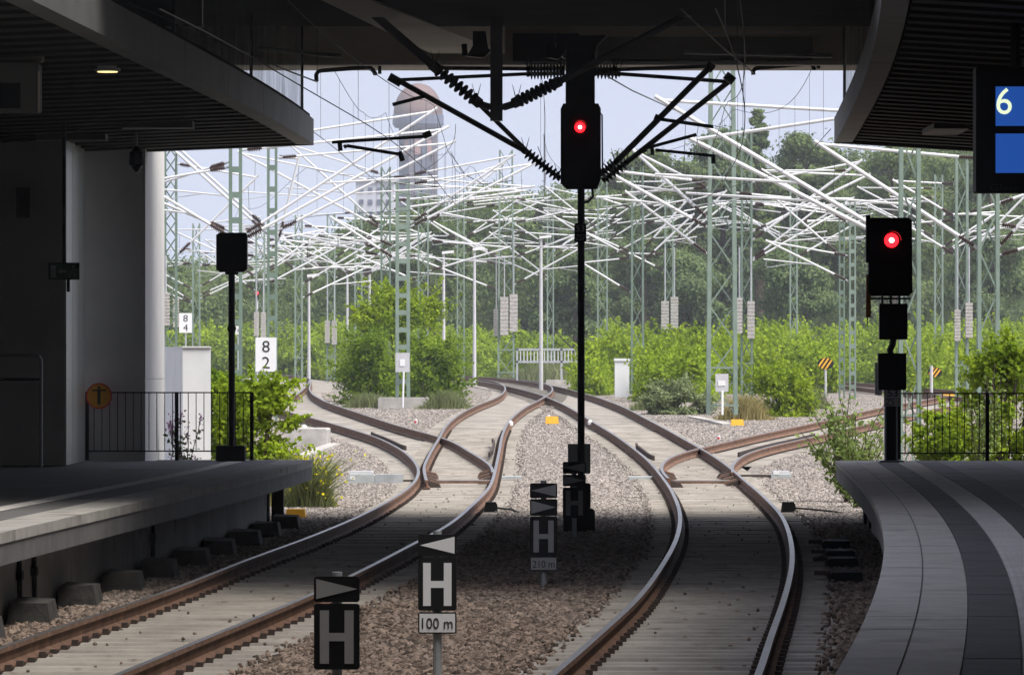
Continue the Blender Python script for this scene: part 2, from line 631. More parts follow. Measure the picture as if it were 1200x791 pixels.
# ------------------------------------------------------------------ ground
def ballast_material(name, grey, brown, scale, bump=1.0):
    m = bpy.data.materials.new(name)
    m.use_nodes = True
    nt = m.node_tree
    b = nt.nodes['Principled BSDF']
    b.inputs['Roughness'].default_value = .95
    b.inputs['Specular IOR Level'].default_value = .2
    tc = nt.nodes.new('ShaderNodeTexCoord')
    vo = nt.nodes.new('ShaderNodeTexVoronoi')
    vo.inputs['Scale'].default_value = scale
    nt.links.new(tc.outputs['Object'], vo.inputs['Vector'])
    hs = nt.nodes.new('ShaderNodeSeparateColor')
    nt.links.new(vo.outputs['Color'], hs.inputs[0])
    cr = nt.nodes.new('ShaderNodeValToRGB')
    cr.color_ramp.elements[0].color = (*[c * .45 for c in grey], 1)
    cr.color_ramp.elements[1].color = (*[min(1, c * 1.5) for c in grey], 1)
    nt.links.new(hs.outputs[0], cr.inputs[0])
    # brake dust: brown inside the station, where trains stop
    sp = nt.nodes.new('ShaderNodeSeparateXYZ')
    nt.links.new(tc.outputs['Object'], sp.inputs[0])
    nz = nt.nodes.new('ShaderNodeTexNoise')
    nz.inputs['Scale'].default_value = .35
    nz.inputs['Detail'].default_value = 4
    nt.links.new(tc.outputs['Object'], nz.inputs['Vector'])
    ad = nt.nodes.new('ShaderNodeMath')
    ad.operation = 'MULTIPLY_ADD'
    ad.inputs[1].default_value = 30
    nt.links.new(nz.outputs['Fac'], ad.inputs[0])
    nt.links.new(sp.outputs['Y'], ad.inputs[2])
    mr = nt.nodes.new('ShaderNodeMapRange')
    mr.inputs['From Min'].default_value = 62
    mr.inputs['From Max'].default_value = 96
    nt.links.new(ad.outputs[0], mr.inputs['Value'])
    cb = nt.nodes.new('ShaderNodeValToRGB')
    cb.color_ramp.elements[0].color = (*[c * .35 for c in brown], 1)
    cb.color_ramp.elements[1].color = (*[min(1, c * 1.6) for c in brown], 1)
    nt.links.new(hs.outputs[1], cb.inputs[0])
    mx = nt.nodes.new('ShaderNodeMixRGB')
    nt.links.new(mr.outputs[0], mx.inputs['Fac'])
    nt.links.new(cb.outputs[0], mx.inputs['Color1'])
    nt.links.new(cr.outputs[0], mx.inputs['Color2'])
    nt.links.new(mx.outputs[0], b.inputs['Base Color'])
    bp = nt.nodes.new('ShaderNodeBump')
    bp.inputs['Strength'].default_value = bump
    bp.inputs['Distance'].default_value = .04
    bp.invert = True
    nt.links.new(vo.outputs['Distance'], bp.inputs['Height'])
    nt.links.new(bp.outputs['Normal'], b.inputs['Normal'])
    return m


GREY = (.245, .218, .195)
BROWN = (.152, .115, .090)
MAT['ballast'] = ballast_material('ballast_bed', GREY, BROWN, 16)
MAT['soil'] = M('soil', (.10, .085, .06), .95, .4, .8, .6, 8, col2=(.16, .14, .09))


def build_ground():
    zs = list(np.concatenate([np.arange(-60, 90, 10), np.arange(90, 270, 4), [280, 320, 400, 600, 900, 1500]]))
    xs = [-800, -400, -150, -60, -30, -16, -8, 0, 8, 16, 30, 60, 150, 400, 800]
    mb = MB()
    for z in zs:
        for x in xs:
            mb.v.append((x, z, gz(z) - .10))
    n = len(xs)
    for i in range(len(zs) - 1):
        for k in range(n - 1):
            mb.f.append((i * n + k, i * n + k + 1, (i + 1) * n + k + 1, (i + 1) * n + k))
            mb.m.append(0)
    g = mb.build('ground', MAT['soil'])
    tag(g, kind='structure')


build_ground()


def edgeL(z):      # left platform edge
    return float(np.interp(z, PLZ, PLX))


def edgeR(z):
    return float(np.interp(z, PRZ, PRX))


def hermite(zs, xs, n=120):
    zs = np.array(zs, float)
    xs = np.array(xs, float)
    zz = np.linspace(zs[0], zs[-1], n)
    c = np.polyfit(zs, xs, 4)
    return zz, np.polyval(c, zz)


def plat_pts(px):
    out = []
    for x, y in px:
        z = F * 1.53 / (y - HY)
        out.append((z, X(x, z)))
    out.sort()
    return [p[0] for p in out], [p[1] for p in out]


_z, _x = plat_pts([(5, 624), (163.6, 587), (300.5, 557), (367, 538.7)])
PLZ, PLX = hermite([12, 30] + _z, [-5.75, -5.2] + _x)
_z, _x = plat_pts([(978.6, 539.7), (1003.7, 563.7), (1027, 593.8), (1033.7, 620.5), (1030, 674), (1013.7, 714), (983.6, 785.8)])
PRZ, PRX = hermite([12] + _z, [.15] + _x)
ZL_END, ZR_END = 79.3, 78.7

SL = .53
f1l = RF['t1_stock_l'][0]
f1b = RF['t1_blade_l'][0]
f1r = RF['t1_r'][0]
f1br = RF['t1_branch_r'][0]
f2l = RF['t2_l'][0]
f2r = RF['t2_r'][0]
f2bl = RF['t2_branch_l'][0]
f2br = RF['t2_branch_r'][0]
Z0 = 29.0
ZB1 = RF['t1_blade_l'][1]
ZB2 = RF['t2_branch_r'][1]


def lo1(z):
    return f1l(z) - SL


def hi2(z):
    return (f2br(z) if z > ZB2 else f2r(z)) + SL


bed = []
bed.append(ribbon('ballast_bed', lambda z: (edgeL(z) - .6 if z < 80 else lo1(z) - 5 - (z - 80) * .05), lambda z: lo1(z) + .3, Z0, 190, -.217, MAT['ballast'], cols=6, wob=.015, seed=1))
bed.append(ribbon('ballast_bed', lambda z: f1r(z) + SL - .3, lambda z: max(f2l(z) - SL + .3, f1r(z) + SL - .2), Z0, 165, -.217, MAT['ballast'], cols=6, wob=.015, seed=2))
bed.append(ribbon('ballast_bed', lambda z: hi2(z) - .3, lambda z: (edgeR(z) + 1.2 if z < 80 else hi2(z) + 5 + (z - 80) * .05), Z0, 190, -.217, MAT['ballast'], cols=6, wob=.015, seed=3))
bed.append(ribbon('ballast_bed', lambda z: min(f1br(z) + SL - .2, f1b(z) - SL), lambda z: f1b(z) - SL + .3, 125, 250, -.218, MAT['ballast'], cols=5, wob=.015, seed=4))
bed.append(ribbon('ballast_bed', lambda z: f2r(z) + SL - .3, lambda z: max(f2bl(z) - SL + .2, f2r(z) + SL), 122, 230, -.218, MAT['ballast'], cols=5, wob=.015, seed=5))
for o in bed:
    tag(o, kind='structure')


def stones(name, surf_specs, density, size, grey, brown, seed, zoff=-.215):
    """loose ballast: stones strewn over the bed with geometry nodes"""
    mb = MB()
    for lf, rf, z0, z1 in surf_specs:
        zs = zsamples(z0, z1)
        for i in range(len(zs) - 1):
            a, b = zs[i], zs[i + 1]
            p = [(lf(a), a), (max(rf(a), lf(a) + .01), a), (max(rf(b), lf(b) + .01), b), (lf(b), b)]
            mb.add([(x, z, float(rise(z)) + zoff) for x, z in p], [(0, 1, 2, 3)])
    m = bpy.data.materials.new(name)
    m.use_nodes = True
    nt = m.node_tree
    bs = nt.nodes['Principled BSDF']
    bs.inputs['Roughness'].default_value = .92
    bs.inputs['Specular IOR Level'].default_value = .2
    oi = nt.nodes.new('ShaderNodeObjectInfo')
    cr = nt.nodes.new('ShaderNodeValToRGB')
    cr.color_ramp.elements[0].color = (*[c * .5 for c in grey], 1)
    cr.color_ramp.elements[1].color = (*[min(1, c * 1.55) for c in grey], 1)
    nt.links.new(oi.outputs['Random'], cr.inputs[0])
    cb = nt.nodes.new('ShaderNodeValToRGB')
    cb.color_ramp.elements[0].color = (*[c * .35 for c in brown], 1)
    cb.color_ramp.elements[1].color = (*[min(1, c * 2.0) for c in brown], 1)
    nt.links.new(oi.outputs['Random'], cb.inputs[0])
    ge = nt.nodes.new('ShaderNodeNewGeometry')
    sp = nt.nodes.new('ShaderNodeSeparateXYZ')
    nt.links.new(ge.outputs['Position'], sp.inputs[0])
    nz = nt.nodes.new('ShaderNodeTexNoise')
    nz.inputs['Scale'].default_value = .35
    nt.links.new(ge.outputs['Position'], nz.inputs['Vector'])
    ad = nt.nodes.new('ShaderNodeMath')
    ad.operation = 'MULTIPLY_ADD'
    ad.inputs[1].default_value = 30
    nt.links.new(nz.outputs['Fac'], ad.inputs[0])
    nt.links.new(sp.outputs['Y'], ad.inputs[2])
    mr = nt.nodes.new('ShaderNodeMapRange')
    mr.inputs['From Min'].default_value = 62
    mr.inputs['From Max'].default_value = 96
    nt.links.new(ad.outputs[0], mr.inputs['Value'])
    mx = nt.nodes.new('ShaderNodeMixRGB')
    nt.links.new(mr.outputs[0], mx.inputs['Fac'])
    nt.links.new(cb.outputs[0], mx.inputs['Color1'])
    nt.links.new(cr.outputs[0], mx.inputs['Color2'])
    nt.links.new(mx.outputs[0], bs.inputs['Base Color'])
    o = mb.build(name, m)
    tag(o, kind='stuff')
    g = bpy.data.node_groups.new(name, 'GeometryNodeTree')
    g.interface.new_socket('Geometry', in_out='INPUT', socket_type='NodeSocketGeometry')
    g.interface.new_socket('Geometry', in_out='OUTPUT', socket_type='NodeSocketGeometry')
    N = g.nodes
    L = g.links
    gi = N.new('NodeGroupInput')
    go = N.new('NodeGroupOutput')
    dp = N.new('GeometryNodeDistributePointsOnFaces')
    dp.inputs['Density'].default_value = density
    dp.inputs['Seed'].default_value = seed
    L.new(gi.outputs[0], dp.inputs['Mesh'])
    gti = N.new('GeometryNodeGeometryToInstance')
    for k in range(5):
        ic = N.new('GeometryNodeMeshIcoSphere')
        ic.inputs['Radius'].default_value = size
        ic.inputs['Subdivisions'].default_value = 1
        spn = N.new('GeometryNodeSetPosition')
        ps = N.new('GeometryNodeInputPosition')
        no = N.new('ShaderNodeTexNoise')
        no.noise_dimensions = '4D'
        no.inputs['W'].default_value = 3.7 * k + seed
        no.inputs['Scale'].default_value = 1.1 / size
        L.new(ps.outputs[0], no.inputs['Vector'])
        v1 = N.new('ShaderNodeVectorMath')
        v1.operation = 'SUBTRACT'
        v1.inputs[1].default_value = (.5, .5, .5)
        L.new(no.outputs['Color'], v1.inputs[0])
        v2 = N.new('ShaderNodeVectorMath')
        v2.operation = 'MULTIPLY'
        v2.inputs[1].default_value = (size * 2.6, size * 2.6, size * 1.5)
        L.new(v1.outputs[0], v2.inputs[0])
        L.new(ic.outputs['Mesh'], spn.inputs['Geometry'])
        L.new(v2.outputs[0], spn.inputs['Offset'])
        L.new(spn.outputs[0], gti.inputs[0])
    iop = N.new('GeometryNodeInstanceOnPoints')
    iop.inputs['Pick Instance'].default_value = True
    L.new(dp.outputs['Points'], iop.inputs['Points'])
    L.new(gti.outputs[0], iop.inputs['Instance'])
    rv = N.new('FunctionNodeRandomValue')
    rv.data_type = 'FLOAT_VECTOR'
    rv.inputs['Max'].default_value = (6.28, 6.28, 6.28)
    L.new(rv.outputs[0], iop.inputs['Rotation'])
    rs = N.new('FunctionNodeRandomValue')
    rs.data_type = 'FLOAT'
    rs.inputs[2].default_value = .55
    rs.inputs[3].default_value = 1.35
    rs.inputs['Seed'].default_value = 5
    L.new(rs.outputs[1], iop.inputs['Scale'])
    ri = N.new('FunctionNodeRandomValue')
    ri.data_type = 'INT'
    ri.inputs[4].default_value = 0
    ri.inputs[5].default_value = 4
    ri.inputs['Seed'].default_value = 9
    L.new(ri.outputs[2], iop.inputs['Instance Index'])
    sm = N.new('GeometryNodeSetMaterial')
    sm.inputs['Material'].default_value = m
    L.new(iop.outputs[0], sm.inputs['Geometry'])
    L.new(sm.outputs[0], go.inputs[0])
    md = o.modifiers.new('stones', 'NODES')
    md.node_group = g
    return o


stones('ballast_stones', [
    (lambda z: edgeL(z) - .25, lambda z: lo1(z) + .02, 30, 80),
    (lambda z: f1r(z) + SL - .03, lambda z: f2l(z) - SL + .03, 30, 84),
    (lambda z: f2r(z) + SL, lambda z: edgeR(z) + .5, 30, 80)], 420, .036, GREY, BROWN, 1)
stones('ballast_stones', [
    (lambda z: lo1(z) - 3.6 - (z - 80) * .02, lambda z: lo1(z) + .02, 80, 150),
    (lambda z: f1r(z) + SL - .03, lambda z: f2l(z) - SL + .03, 84, 160),
    (lambda z: min(f1br(z) + SL - .1, f1b(z) - SL), lambda z: f1b(z) - SL + .03, 125, 190),
    (lambda z: f2r(z) + SL - .03, lambda z: f2bl(z) - SL + .03, 122, 175),
    (lambda z: hi2(z), lambda z: hi2(z) + 4, 80, 150)], 230, .032, GREY, BROWN, 2)

stones('scattered_stones', [
    (lambda z: f1l(z) - SL, lambda z: f1l(z) - SL + .16, 30, 100), (lambda z: f1r(z) + SL - .16, lambda z: f1r(z) + SL, 30, 160),
    (lambda z: f2l(z) - SL, lambda z: f2l(z) - SL + .16, 30, 160), (lambda z: f2r(z) + SL - .16, lambda z: f2r(z) + SL, 30, 100)], 55, .024, GREY, BROWN, 3, -.178)
stones('scattered_stones', [
    (lambda z: f1l(z) + .1, lambda z: f1r(z) - .1, 30, 98), (lambda z: f2l(z) + .1, lambda z: f2r(z) - .1, 30, 110),
    (lambda z: f1r(z) + .1, lambda z: f1r(z) + SL, 30, 120), (lambda z: f2l(z) - SL, lambda z: f2l(z) - .1, 30, 120)], 1.3, .018, GREY, BROWN, 4, -.168)

# ------------------------------------------------------------------ tracks
rnd = random.Random(7)


def track(label, lkey, rkey, z0, z1, spacing, lf, rf, sleepers_to, rust=None):
    t = ribbon('railway_track', lambda z: lf(z) - SL, lambda z: rf(z) + SL, z0, z1, -.196, MAT['concrete'], cols=4)
    tag(t, label, None, None, 'structure')
    z = z0 + .3
    fm = MB()
    while z < min(z1, sleepers_to):
        a = lf(z)
        b = rf(z)
        sl = (rf(z + .3) - rf(z - .3)) / .6
        r = float(rise(z))
        e = .40 + rnd.uniform(0, .03)
        w = .13
        dz = rnd.uniform(-.004, .004)
        p = []
        for zz, top in ((r - .21, w), (r - .172 + dz, w - .025)):
            for sx, sw in ((a - e, -1), (b + e, -1), (b + e, 1), (a - e, 1)):
                off = -(sx - (a + b) / 2) * sl * .6
                p.append((sx, z + sw * top + off, zz))
        MB().hexa(p).build('sleeper', MAT['sleeper'], t)
        for q in (a, b):
            for s in (-1, 1):
                off = -(q - (a + b) / 2) * sl * .6
                fm.box(q + s * .098 - .028, q + s * .098 + .028, z - .035 + off, z + .035 + off, r - .175, r - .128 + rnd.uniform(-.008, .008))
        z += spacing
    if fm.v:
        tag(fm.build('rail_fasteners', MAT['dark'], t), kind='stuff')
    if lkey:
        rail('rail', lkey, t, rust)
    if rkey:
        rail('rail', rkey, t, rust)
    return t


def m1l(z):
    return f1l(z) if z < ZB1 + 4 else f1b(z)


t1 = track('left track curving out of the station', 't1_stock_l', 't1_r', Z0, 262, .60, m1l, f1r, 130)
rail('rail', 't1_blade_l', t1)
t2 = track('right track curving out of the station', 't2_l', 't2_r', Z0, 225, .60, f2l, f2r, 130)


def strip(label, lf, rf, z0, z1, zo):
    t = ribbon('railway_track', lambda z: lf(z) - SL, lambda z: rf(z) + SL, z0, z1, zo, MAT['concrete'], cols=3)
    return tag(t, label, None, None, 'structure')


b1 = strip('rusty branch track leaving to the left', f1l, f1br, ZB1 + 8, 225, -.204)
rail('rail', 't1_branch_r', b1)
b2 = strip('rusty branch track leaving to the right', f2bl, f2br, ZB2 + 8, 190, -.204)
rail('rail', 't2_branch_l', b2, MAT['rust2'])
rail('rail', 't2_branch_r', b2, MAT['rust2'])
f3a = RF['t3_a'][0]
f3b = RF['t3_b'][0]
b3 = ribbon('railway_track', lambda z: f3a(z) - .8, lambda z: f3a(z) + 3.2, 172, 245, -.21, MAT['ballast'], cols=3)
tag(b3, 'far rusty track crossing behind the right shrubs', None, None, 'structure')
rail('rail', 't3_a', b3, MAT['rust2'])
rail('rail', 't3_b', b3, MAT['rust2'])
b4 = ribbon('railway_track', lambda z: RF['t4_a'][0](z) - 2.2, lambda z: RF['t4_a'][0](z) + 1.0, 168, 275, -.208, MAT['concrete'], cols=3)
tag(b4, 'far curving track beside the eight two board', None, None, 'structure')
rail('rail', 't4_a', b4, MAT['rust'])
rail('rail', 't4_b', b4, MAT['rust'])


# crossing noses, check rails, blade chairs
def check_rail(parent, fn, z0, z1, off):
    mb = MB()
    zs = np.linspace(z0, z1, 7)
    pts = [(fn(z) + off + (.05 * (1 if off > 0 else -1) if i in (0, 6) else 0), z, float(rise(z)) - .03) for i, z in enumerate(zs)]
    for i in range(6):
        mb.bar(pts[i], pts[i + 1], .045, .10)
    return mb.build('check_rail', MAT['dark'], parent)


check_rail(t2, f2l, 110, 118, .16)
check_rail(t1, f1r, 112, 121, -.16)
check_rail(b2, f2br, 112, 124, -.16)
check_rail(b1, f1l, 116, 125, .16)
for (par, fn, z0, z1, s) in ((t1, f1b, 98.6, 104, 1), (t1, f1br, 100.5, 105, -1), (t2, f2bl, 98.6, 104, 1), (t2, f2r, 99, 104, -1)):
    k = 0
    z = z0
    while z < z1:
        m = MB()
        x = fn(z)
        r = float(rise(z))
        m.prism([(x + s * .05, z, r - .19), (x + s * .30, z, r - .19), (x + s * .24, z, r - .10), (x + s * .05, z, r - .05)], (0, .25, 0))
        m.build('slide_chair', MAT['rust2'] if k % 2 else MAT['dark'], par)
        z += .75
        k += 1
# stretcher bars between the blades
for par, a, b, zz in ((t1, f1b, f1br, 99.3), (t2, f2bl, f2r, 99.2)):
    for dz in (0, .9):
        m = MB()
        m.bar((a(zz), zz + dz, float(rise(zz)) - .10), (b(zz + 2), zz + dz, float(rise(zz)) - .10), .05, .05)
        m.build('stretcher_bar', MAT['galv'] if dz else MAT['rust2'], par)

# ------------------------------------------------------------------ platforms
PH = .76


def slab_row(parent, fn, o0, o1, z0, z1, step, mat, sgn, top=PH, thick=.07, name='paving_slab', gap=.006, seed=0):
    rr = random.Random(seed)
    z = z0
    while z < z1 - .01:
        e = min(z + step, z1)
        g = gap
        dz = rr.uniform(-.0015, .0015)
        p = []
        for h in (top - thick, top + dz):
            for o, zz in ((o0 + g, z + g), (o1 - g, z + g), (o1 - g, e - g), (o0 + g, e - g)):
                p.append((fn(zz) + sgn * o, zz, h))
        MB().hexa(p).build(name, mat, parent)
        z = e


def platform_body(label, fn, sgn, z_end, far, mat):
    zs = list(np.linspace(16, z_end, 40))
    mb = MB()
    n = 4
    for z in zs:
        e = fn(z)
        for o, h in ((.02, PH - .30), (.02, PH - .012), (far, PH - .012), (far, PH - .30)):
            mb.v.append((e + sgn * o, z, h))
    for i in range(len(zs) - 1):
        for k in range(n):
            mb.f.append((i * n + k, i * n + (k + 1) % n, (i + 1) * n + (k + 1) % n, (i + 1) * n + k))
            mb.m.append(0)
    mb.f += [(0, 1, 2, 3), tuple(len(mb.v) - n + k for k in (3, 2, 1, 0))]
    mb.m += [0, 0]
    o = mb.build('platform', mat)
    return tag(o, label, None, None, 'structure')


pl = platform_body('left platform under the canopy', edgeL, -1, ZL_END, 14, MAT['pav_dark'])
slab_row(pl, edgeL, 0, .52, 24, ZL_END, 1.5, MAT['cope'], -1, name='coping_slab', thick=.10, seed=1)
slab_row(pl, edgeL, .52, 1.0, 24, ZL_END, 1.5, MAT['pav_dark'], -1, seed=2)
slab_row(pl, edgeL, 1.0, 1.24, 24, ZL_END, 1.5, MAT['pav_white'], -1, name='white_strip', seed=3)
slab_row(pl, edgeL, 1.24, 2.4, 24, ZL_END, 1.5, MAT['pav_dark'], -1, seed=4)
# support wall set back below the slab, in panels, with pipes and blocks at its foot
z = 30.0
while z < 75:
    e = min(z + 2.6, 75.2)
    MB().hexa([(edgeL(a) - o, a, h) for h in (-.30, PH - .31) for o, a in ((.62, z + .01), (.42, z + .01), (.42, e - .01), (.62, e - .01))]).build('wall_panel', MAT['wallpanel'], pl)
    z = e
for z in (75.6, 78.6):
    MB().box(edgeL(z) - .6, edgeL(z) - .42, z, z + .35, -.3, PH - .30).build('support_post', MAT['blackm'], pl)
for z in (49.5, 50.5, 60.2):
    m = MB()
    m.path([(edgeL(z) - .40, z, PH - .3), (edgeL(z) - .39, z, .2), (edgeL(z) - .40, z + .1, -.25)], .025)
    m.box(edgeL(z) - .42, edgeL(z) - .36, z - .09, z + .09, .18, .26)
    m.build('drain_pipe', MAT['blackm'], pl)
z = 38.5
k = 0
while z < 77:
    w = .42 + .05 * rnd.random()
    m = MB()
    x0 = edgeL(z) - .40 + rnd.uniform(0, .05)
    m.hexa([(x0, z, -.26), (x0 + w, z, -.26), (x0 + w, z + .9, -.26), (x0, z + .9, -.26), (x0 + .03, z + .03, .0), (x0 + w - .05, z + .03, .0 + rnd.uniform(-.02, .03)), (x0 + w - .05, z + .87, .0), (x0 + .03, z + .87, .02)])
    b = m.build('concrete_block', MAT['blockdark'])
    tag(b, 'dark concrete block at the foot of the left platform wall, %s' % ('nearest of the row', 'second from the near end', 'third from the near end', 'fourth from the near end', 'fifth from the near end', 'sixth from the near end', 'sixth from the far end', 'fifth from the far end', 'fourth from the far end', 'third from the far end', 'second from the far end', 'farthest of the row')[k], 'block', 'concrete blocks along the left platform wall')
    z += 3.35
    k += 1

pr = platform_body('right platform curving beside the right track', edgeR, 1, ZR_END, 14, MAT['pav_mid'])
rows = [(0, .31, 'pav_light', 'coping_slab'), (.31, .62, 'pav_light', 'paving_slab'), (.62, .92, 'pav_dark', 'paving_slab'), (.92, 1.22, 'pav_white', 'tactile_slab'), (1.22, 1.55, 'pav_dark', 'paving_slab'), (1.55, 2.35, 'pav_mid', 'paving_slab'), (2.35, 3.15, 'pav_mid', 'paving_slab')]
for i, (a, b, mt, nm) in enumerate(rows):
    slab_row(pr, edgeR, a, b, 22, ZR_END, 1.45, MAT[mt], 1, name=nm, seed=20 + i)
# ribs of the tactile strip
rb = MB()
for k in range(6):
    o = .955 + k * .046
    zs = np.linspace(22, ZR_END, 60)
    for i in range(59):
        a, b = zs[i], zs[i + 1]
        rb.hexa([(edgeR(q) + oo, q, h) for h in (PH + .001, PH + .007) for oo, q in ((o, a), (o + .02, a), (o + .02, b), (o, b))])
tag(rb.build('tactile_ribs', MAT['pav_white'], pr), kind='stuff')
z = 30.0
while z < 74:
    e = min(z + 2.6, 74)
    MB().hexa([(edgeR(a) + o, a, h) for h in (-.30, PH - .31) for o, a in ((.42, z + .01), (.62, z + .01), (.62, e - .01), (.42, e - .01))]).build('wall_panel', MAT['wallpanel'], pr)
    z = e
for z in (75.4, 77.8):
    MB().box(edgeR(z) + .42, edgeR(z) + .56, z, z + .25, -.3, PH - .30).build('support_post', MAT['blackm'], pr)

# ------------------------------------------------------------------ canopies
CZ = 5.64


def canopy(label, fn, sgn, z0, z1, depth_m, slope, fmat):
    root = empty('platform_canopy', (fn(z1) + sgn * 3, z1, CZ), label, 'canopy')
    zs = list(np.linspace(z0, z1, 50))
    # fascia, a box lip in segments
    segs = 14
    for k in range(segs):
        m = MB()
        a = z0 + (z1 - z0) * k / segs
        b = z0 + (z1 - z0) * (k + 1) / segs
        q = np.linspace(a + .012, b - .012, 6)
        for i in range(5):
            m.hexa([(fn(t) + sgn * o, t, h) for h in (CZ, CZ + .40) for o, t in ((0, q[i]), (.26, q[i]), (.26, q[i + 1]), (0, q[i + 1]))])
        m.build('fascia', fmat, root)
    # roof sheet, falling gently away from the track
    m = MB()
    for z in zs:
        for h in (.41, .47):
            m.v.append((fn(z) + sgn * .05, z, CZ + h))
            m.v.append((fn(z) + sgn * depth_m, z, CZ + h - slope * depth_m))
    for i in range(len(zs) - 1):
        p = i * 4
        m.f += [(p, p + 1, p + 5, p + 4), (p + 2, p + 6, p + 7, p + 3), (p, p + 4, p + 6, p + 2), (p + 1, p + 3, p + 7, p + 5)]
        m.m += [0] * 4
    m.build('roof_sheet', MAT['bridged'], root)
    # soffit slats across
    z = z0
    k = 0
    while z < z1 - .1:
        m = MB()
        w = .40
        lift = .02 if k % 2 else .05
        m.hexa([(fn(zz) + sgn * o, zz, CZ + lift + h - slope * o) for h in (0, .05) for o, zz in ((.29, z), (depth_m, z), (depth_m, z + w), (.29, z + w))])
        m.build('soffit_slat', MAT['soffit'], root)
        z += .5
        k += 1
    # end fascia
    m = MB()
    m.hexa([(fn(z1) + sgn * o, z1 + d, CZ + h - slope * o) for h in (-.004, .40) for o, d in ((.0, .004), (depth_m, .004), (depth_m, .2), (.0, .2))])
    m.build('end_fascia', fmat, root)
    return root


cl = canopy('left platform canopy with curved grey edge and dark ribbed underside', edgeL, -1, 12, ZL_END, 9.5, .042, MAT['canopy'])
cr_ = canopy('right platform canopy with curved edge and ribbed underside beside the display', edgeR, 1, 14, ZR_END - .1, 7.5, .06, MAT['canopy'])
# lighter cross beams under the canopies, lamp on the left one
for o, z in ((1.1, 71), (2.6, 73.5), (4.2, 72.0), (2.2, 58)):
    m = MB()
    m.box(edgeL(z) - o - 1.0, edgeL(z) - o, z, z + .5, CZ - .03 - .042 * (o + 1), CZ + .02 - .042 * o)
    m.build('cross_beam', MAT['soffit2'], cl)
for o, z in ((1.2, 71), (1.6, 56), (2.4, 54)):
    m = MB()
    m.box(edgeR(z) + o, edgeR(z) + o + .5, z, z + 2.0, CZ - .03 - .06 * (o + .5), CZ + .02 - .06 * o)
    m.build('cross_beam', MAT['soffit2'], cr_)
p = P(126, 100, 58.6)
LZ = CZ - .042 * (edgeL(p.y) - p.x) + .02
lm = empty('ceiling_lamp', (p.x, p.y, LZ), 'small round lit ceiling lamp glowing yellow under the left canopy', 'lamp')
MB().lathe((p.x, p.y, LZ + .03), (p.x, p.y, LZ - .03), [(0, .15), (.8, .15), (1, .13)], 20).build('housing', MAT['galv'], lm)
MB().tube((p.x, p.y, LZ - .03), (p.x, p.y, LZ - .04), .115, n=20).build('diffuser', MAT['lampwarm'], lm)


# netting between canopy edge and bridge
def netting_mat():
    m = bpy.data.materials.new('black_netting')
    m.use_nodes = True
    nt = m.node_tree
    b = nt.nodes['Principled BSDF']
    b.inputs['Base Color'].default_value = (.02, .02, .022, 1)
    b.inputs['Roughness'].default_value = .8
    tr = nt.nodes.new('ShaderNodeBsdfTransparent')
    mx = nt.nodes.new('ShaderNodeMixShader')
    tc = nt.nodes.new('ShaderNodeTexCoord')
    nz = nt.nodes.new('ShaderNodeTexNoise')
    nz.inputs['Scale'].default_value = 1.3
    nz.inputs['Distortion'].default_value = 1.0
    mp = nt.nodes.new('ShaderNodeMapping')
    mp.inputs['Scale'].default_value = (1, 1, .35)
    nt.links.new(tc.outputs['Object'], mp.inputs[0])
    nt.links.new(mp.outputs[0], nz.inputs[0])
    r = nt.nodes.new('ShaderNodeMapRange')
    r.inputs['From Min'].default_value = .35
    r.inputs['From Max'].default_value = .65
    r.inputs['To Min'].default_value = .32
    r.inputs['To Max'].default_value = .62
    nt.links.new(nz.outputs['Fac'], r.inputs['Value'])
    nt.links.new(r.outputs[0], mx.inputs[0])
    nt.links.new(tr.outputs[0], mx.inputs[1])
    nt.links.new(b.outputs[0], mx.inputs[2])
    nt.links.new(mx.outputs[0], nt.nodes['Material Output'].inputs[0])
    return m


MAT['net'] = netting_mat()


def screen(label, fn, sgn, z0, z1, ztop):
    root = empty('netting_screen', (fn(z1), z1, CZ + .4), label, 'netting')
    m = MB()
    zs = np.linspace(z0, z1, 16)
    for z in zs:
        m.v.append((fn(z) + sgn * .10, z, CZ + .38 + .03 * math.sin(z * 3)))
        m.v.append((fn(z) + sgn * (.10 + .04 * math.sin(z * 2.1)), z, ztop))
    for i in range(15):
        m.f.append((2 * i, 2 * i + 2, 2 * i + 3, 2 * i + 1))
        m.m.append(0)
    m.build('net', MAT['net'], root)
    for z in (z0, (z0 + z1) / 2, z1):
        MB().tube((fn(z) + sgn * .13, z, CZ + .35), (fn(z) + sgn * .13, z, ztop + .02), .022).build('net_post', MAT['blackm'], root)
    return root


screen('black see-through netting above the left canopy edge', edgeL, -1, 60, 78.6, 7.55)
screen('black netting hanging above the right canopy edge', edgeR, 1, 48, 78.0, 7.55)

# ------------------------------------------------------------------ bridge over the tracks
br = empty('road_bridge', (0, 72, 7), 'dark concrete bridge deck crossing over both tracks above the signals', 'bridge')
BZ0 = 52.0
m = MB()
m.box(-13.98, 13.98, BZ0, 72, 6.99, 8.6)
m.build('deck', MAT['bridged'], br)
m = MB()
m.box(-13.98, 13.98, 72.002, 78.8, 7.72, 8.6)
m.build('deck', MAT['bridge'], br)
m = MB()
m.box(-13.98, 13.98, 78.8, 80.2, H(77, 78.8), 8.6)
m.build('edge_girder', MAT['bridge'], br)
m = MB()
m.box(-13.98, 13.98, 78.70, 78.797, H(77, 78.8) + .001, H(72.5, 78.8))
m.build('edge_lip', MAT['wall'], br)
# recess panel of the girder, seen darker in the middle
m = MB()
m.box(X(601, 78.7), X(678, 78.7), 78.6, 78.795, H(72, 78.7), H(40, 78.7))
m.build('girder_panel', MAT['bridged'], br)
m = MB()
m.box(X(700, 78.7), X(952, 78.7), 78.64, 78.795, H(70, 78.7), H(44, 78.7))
m.build('girder_panel', MAT['soffit2'], br)
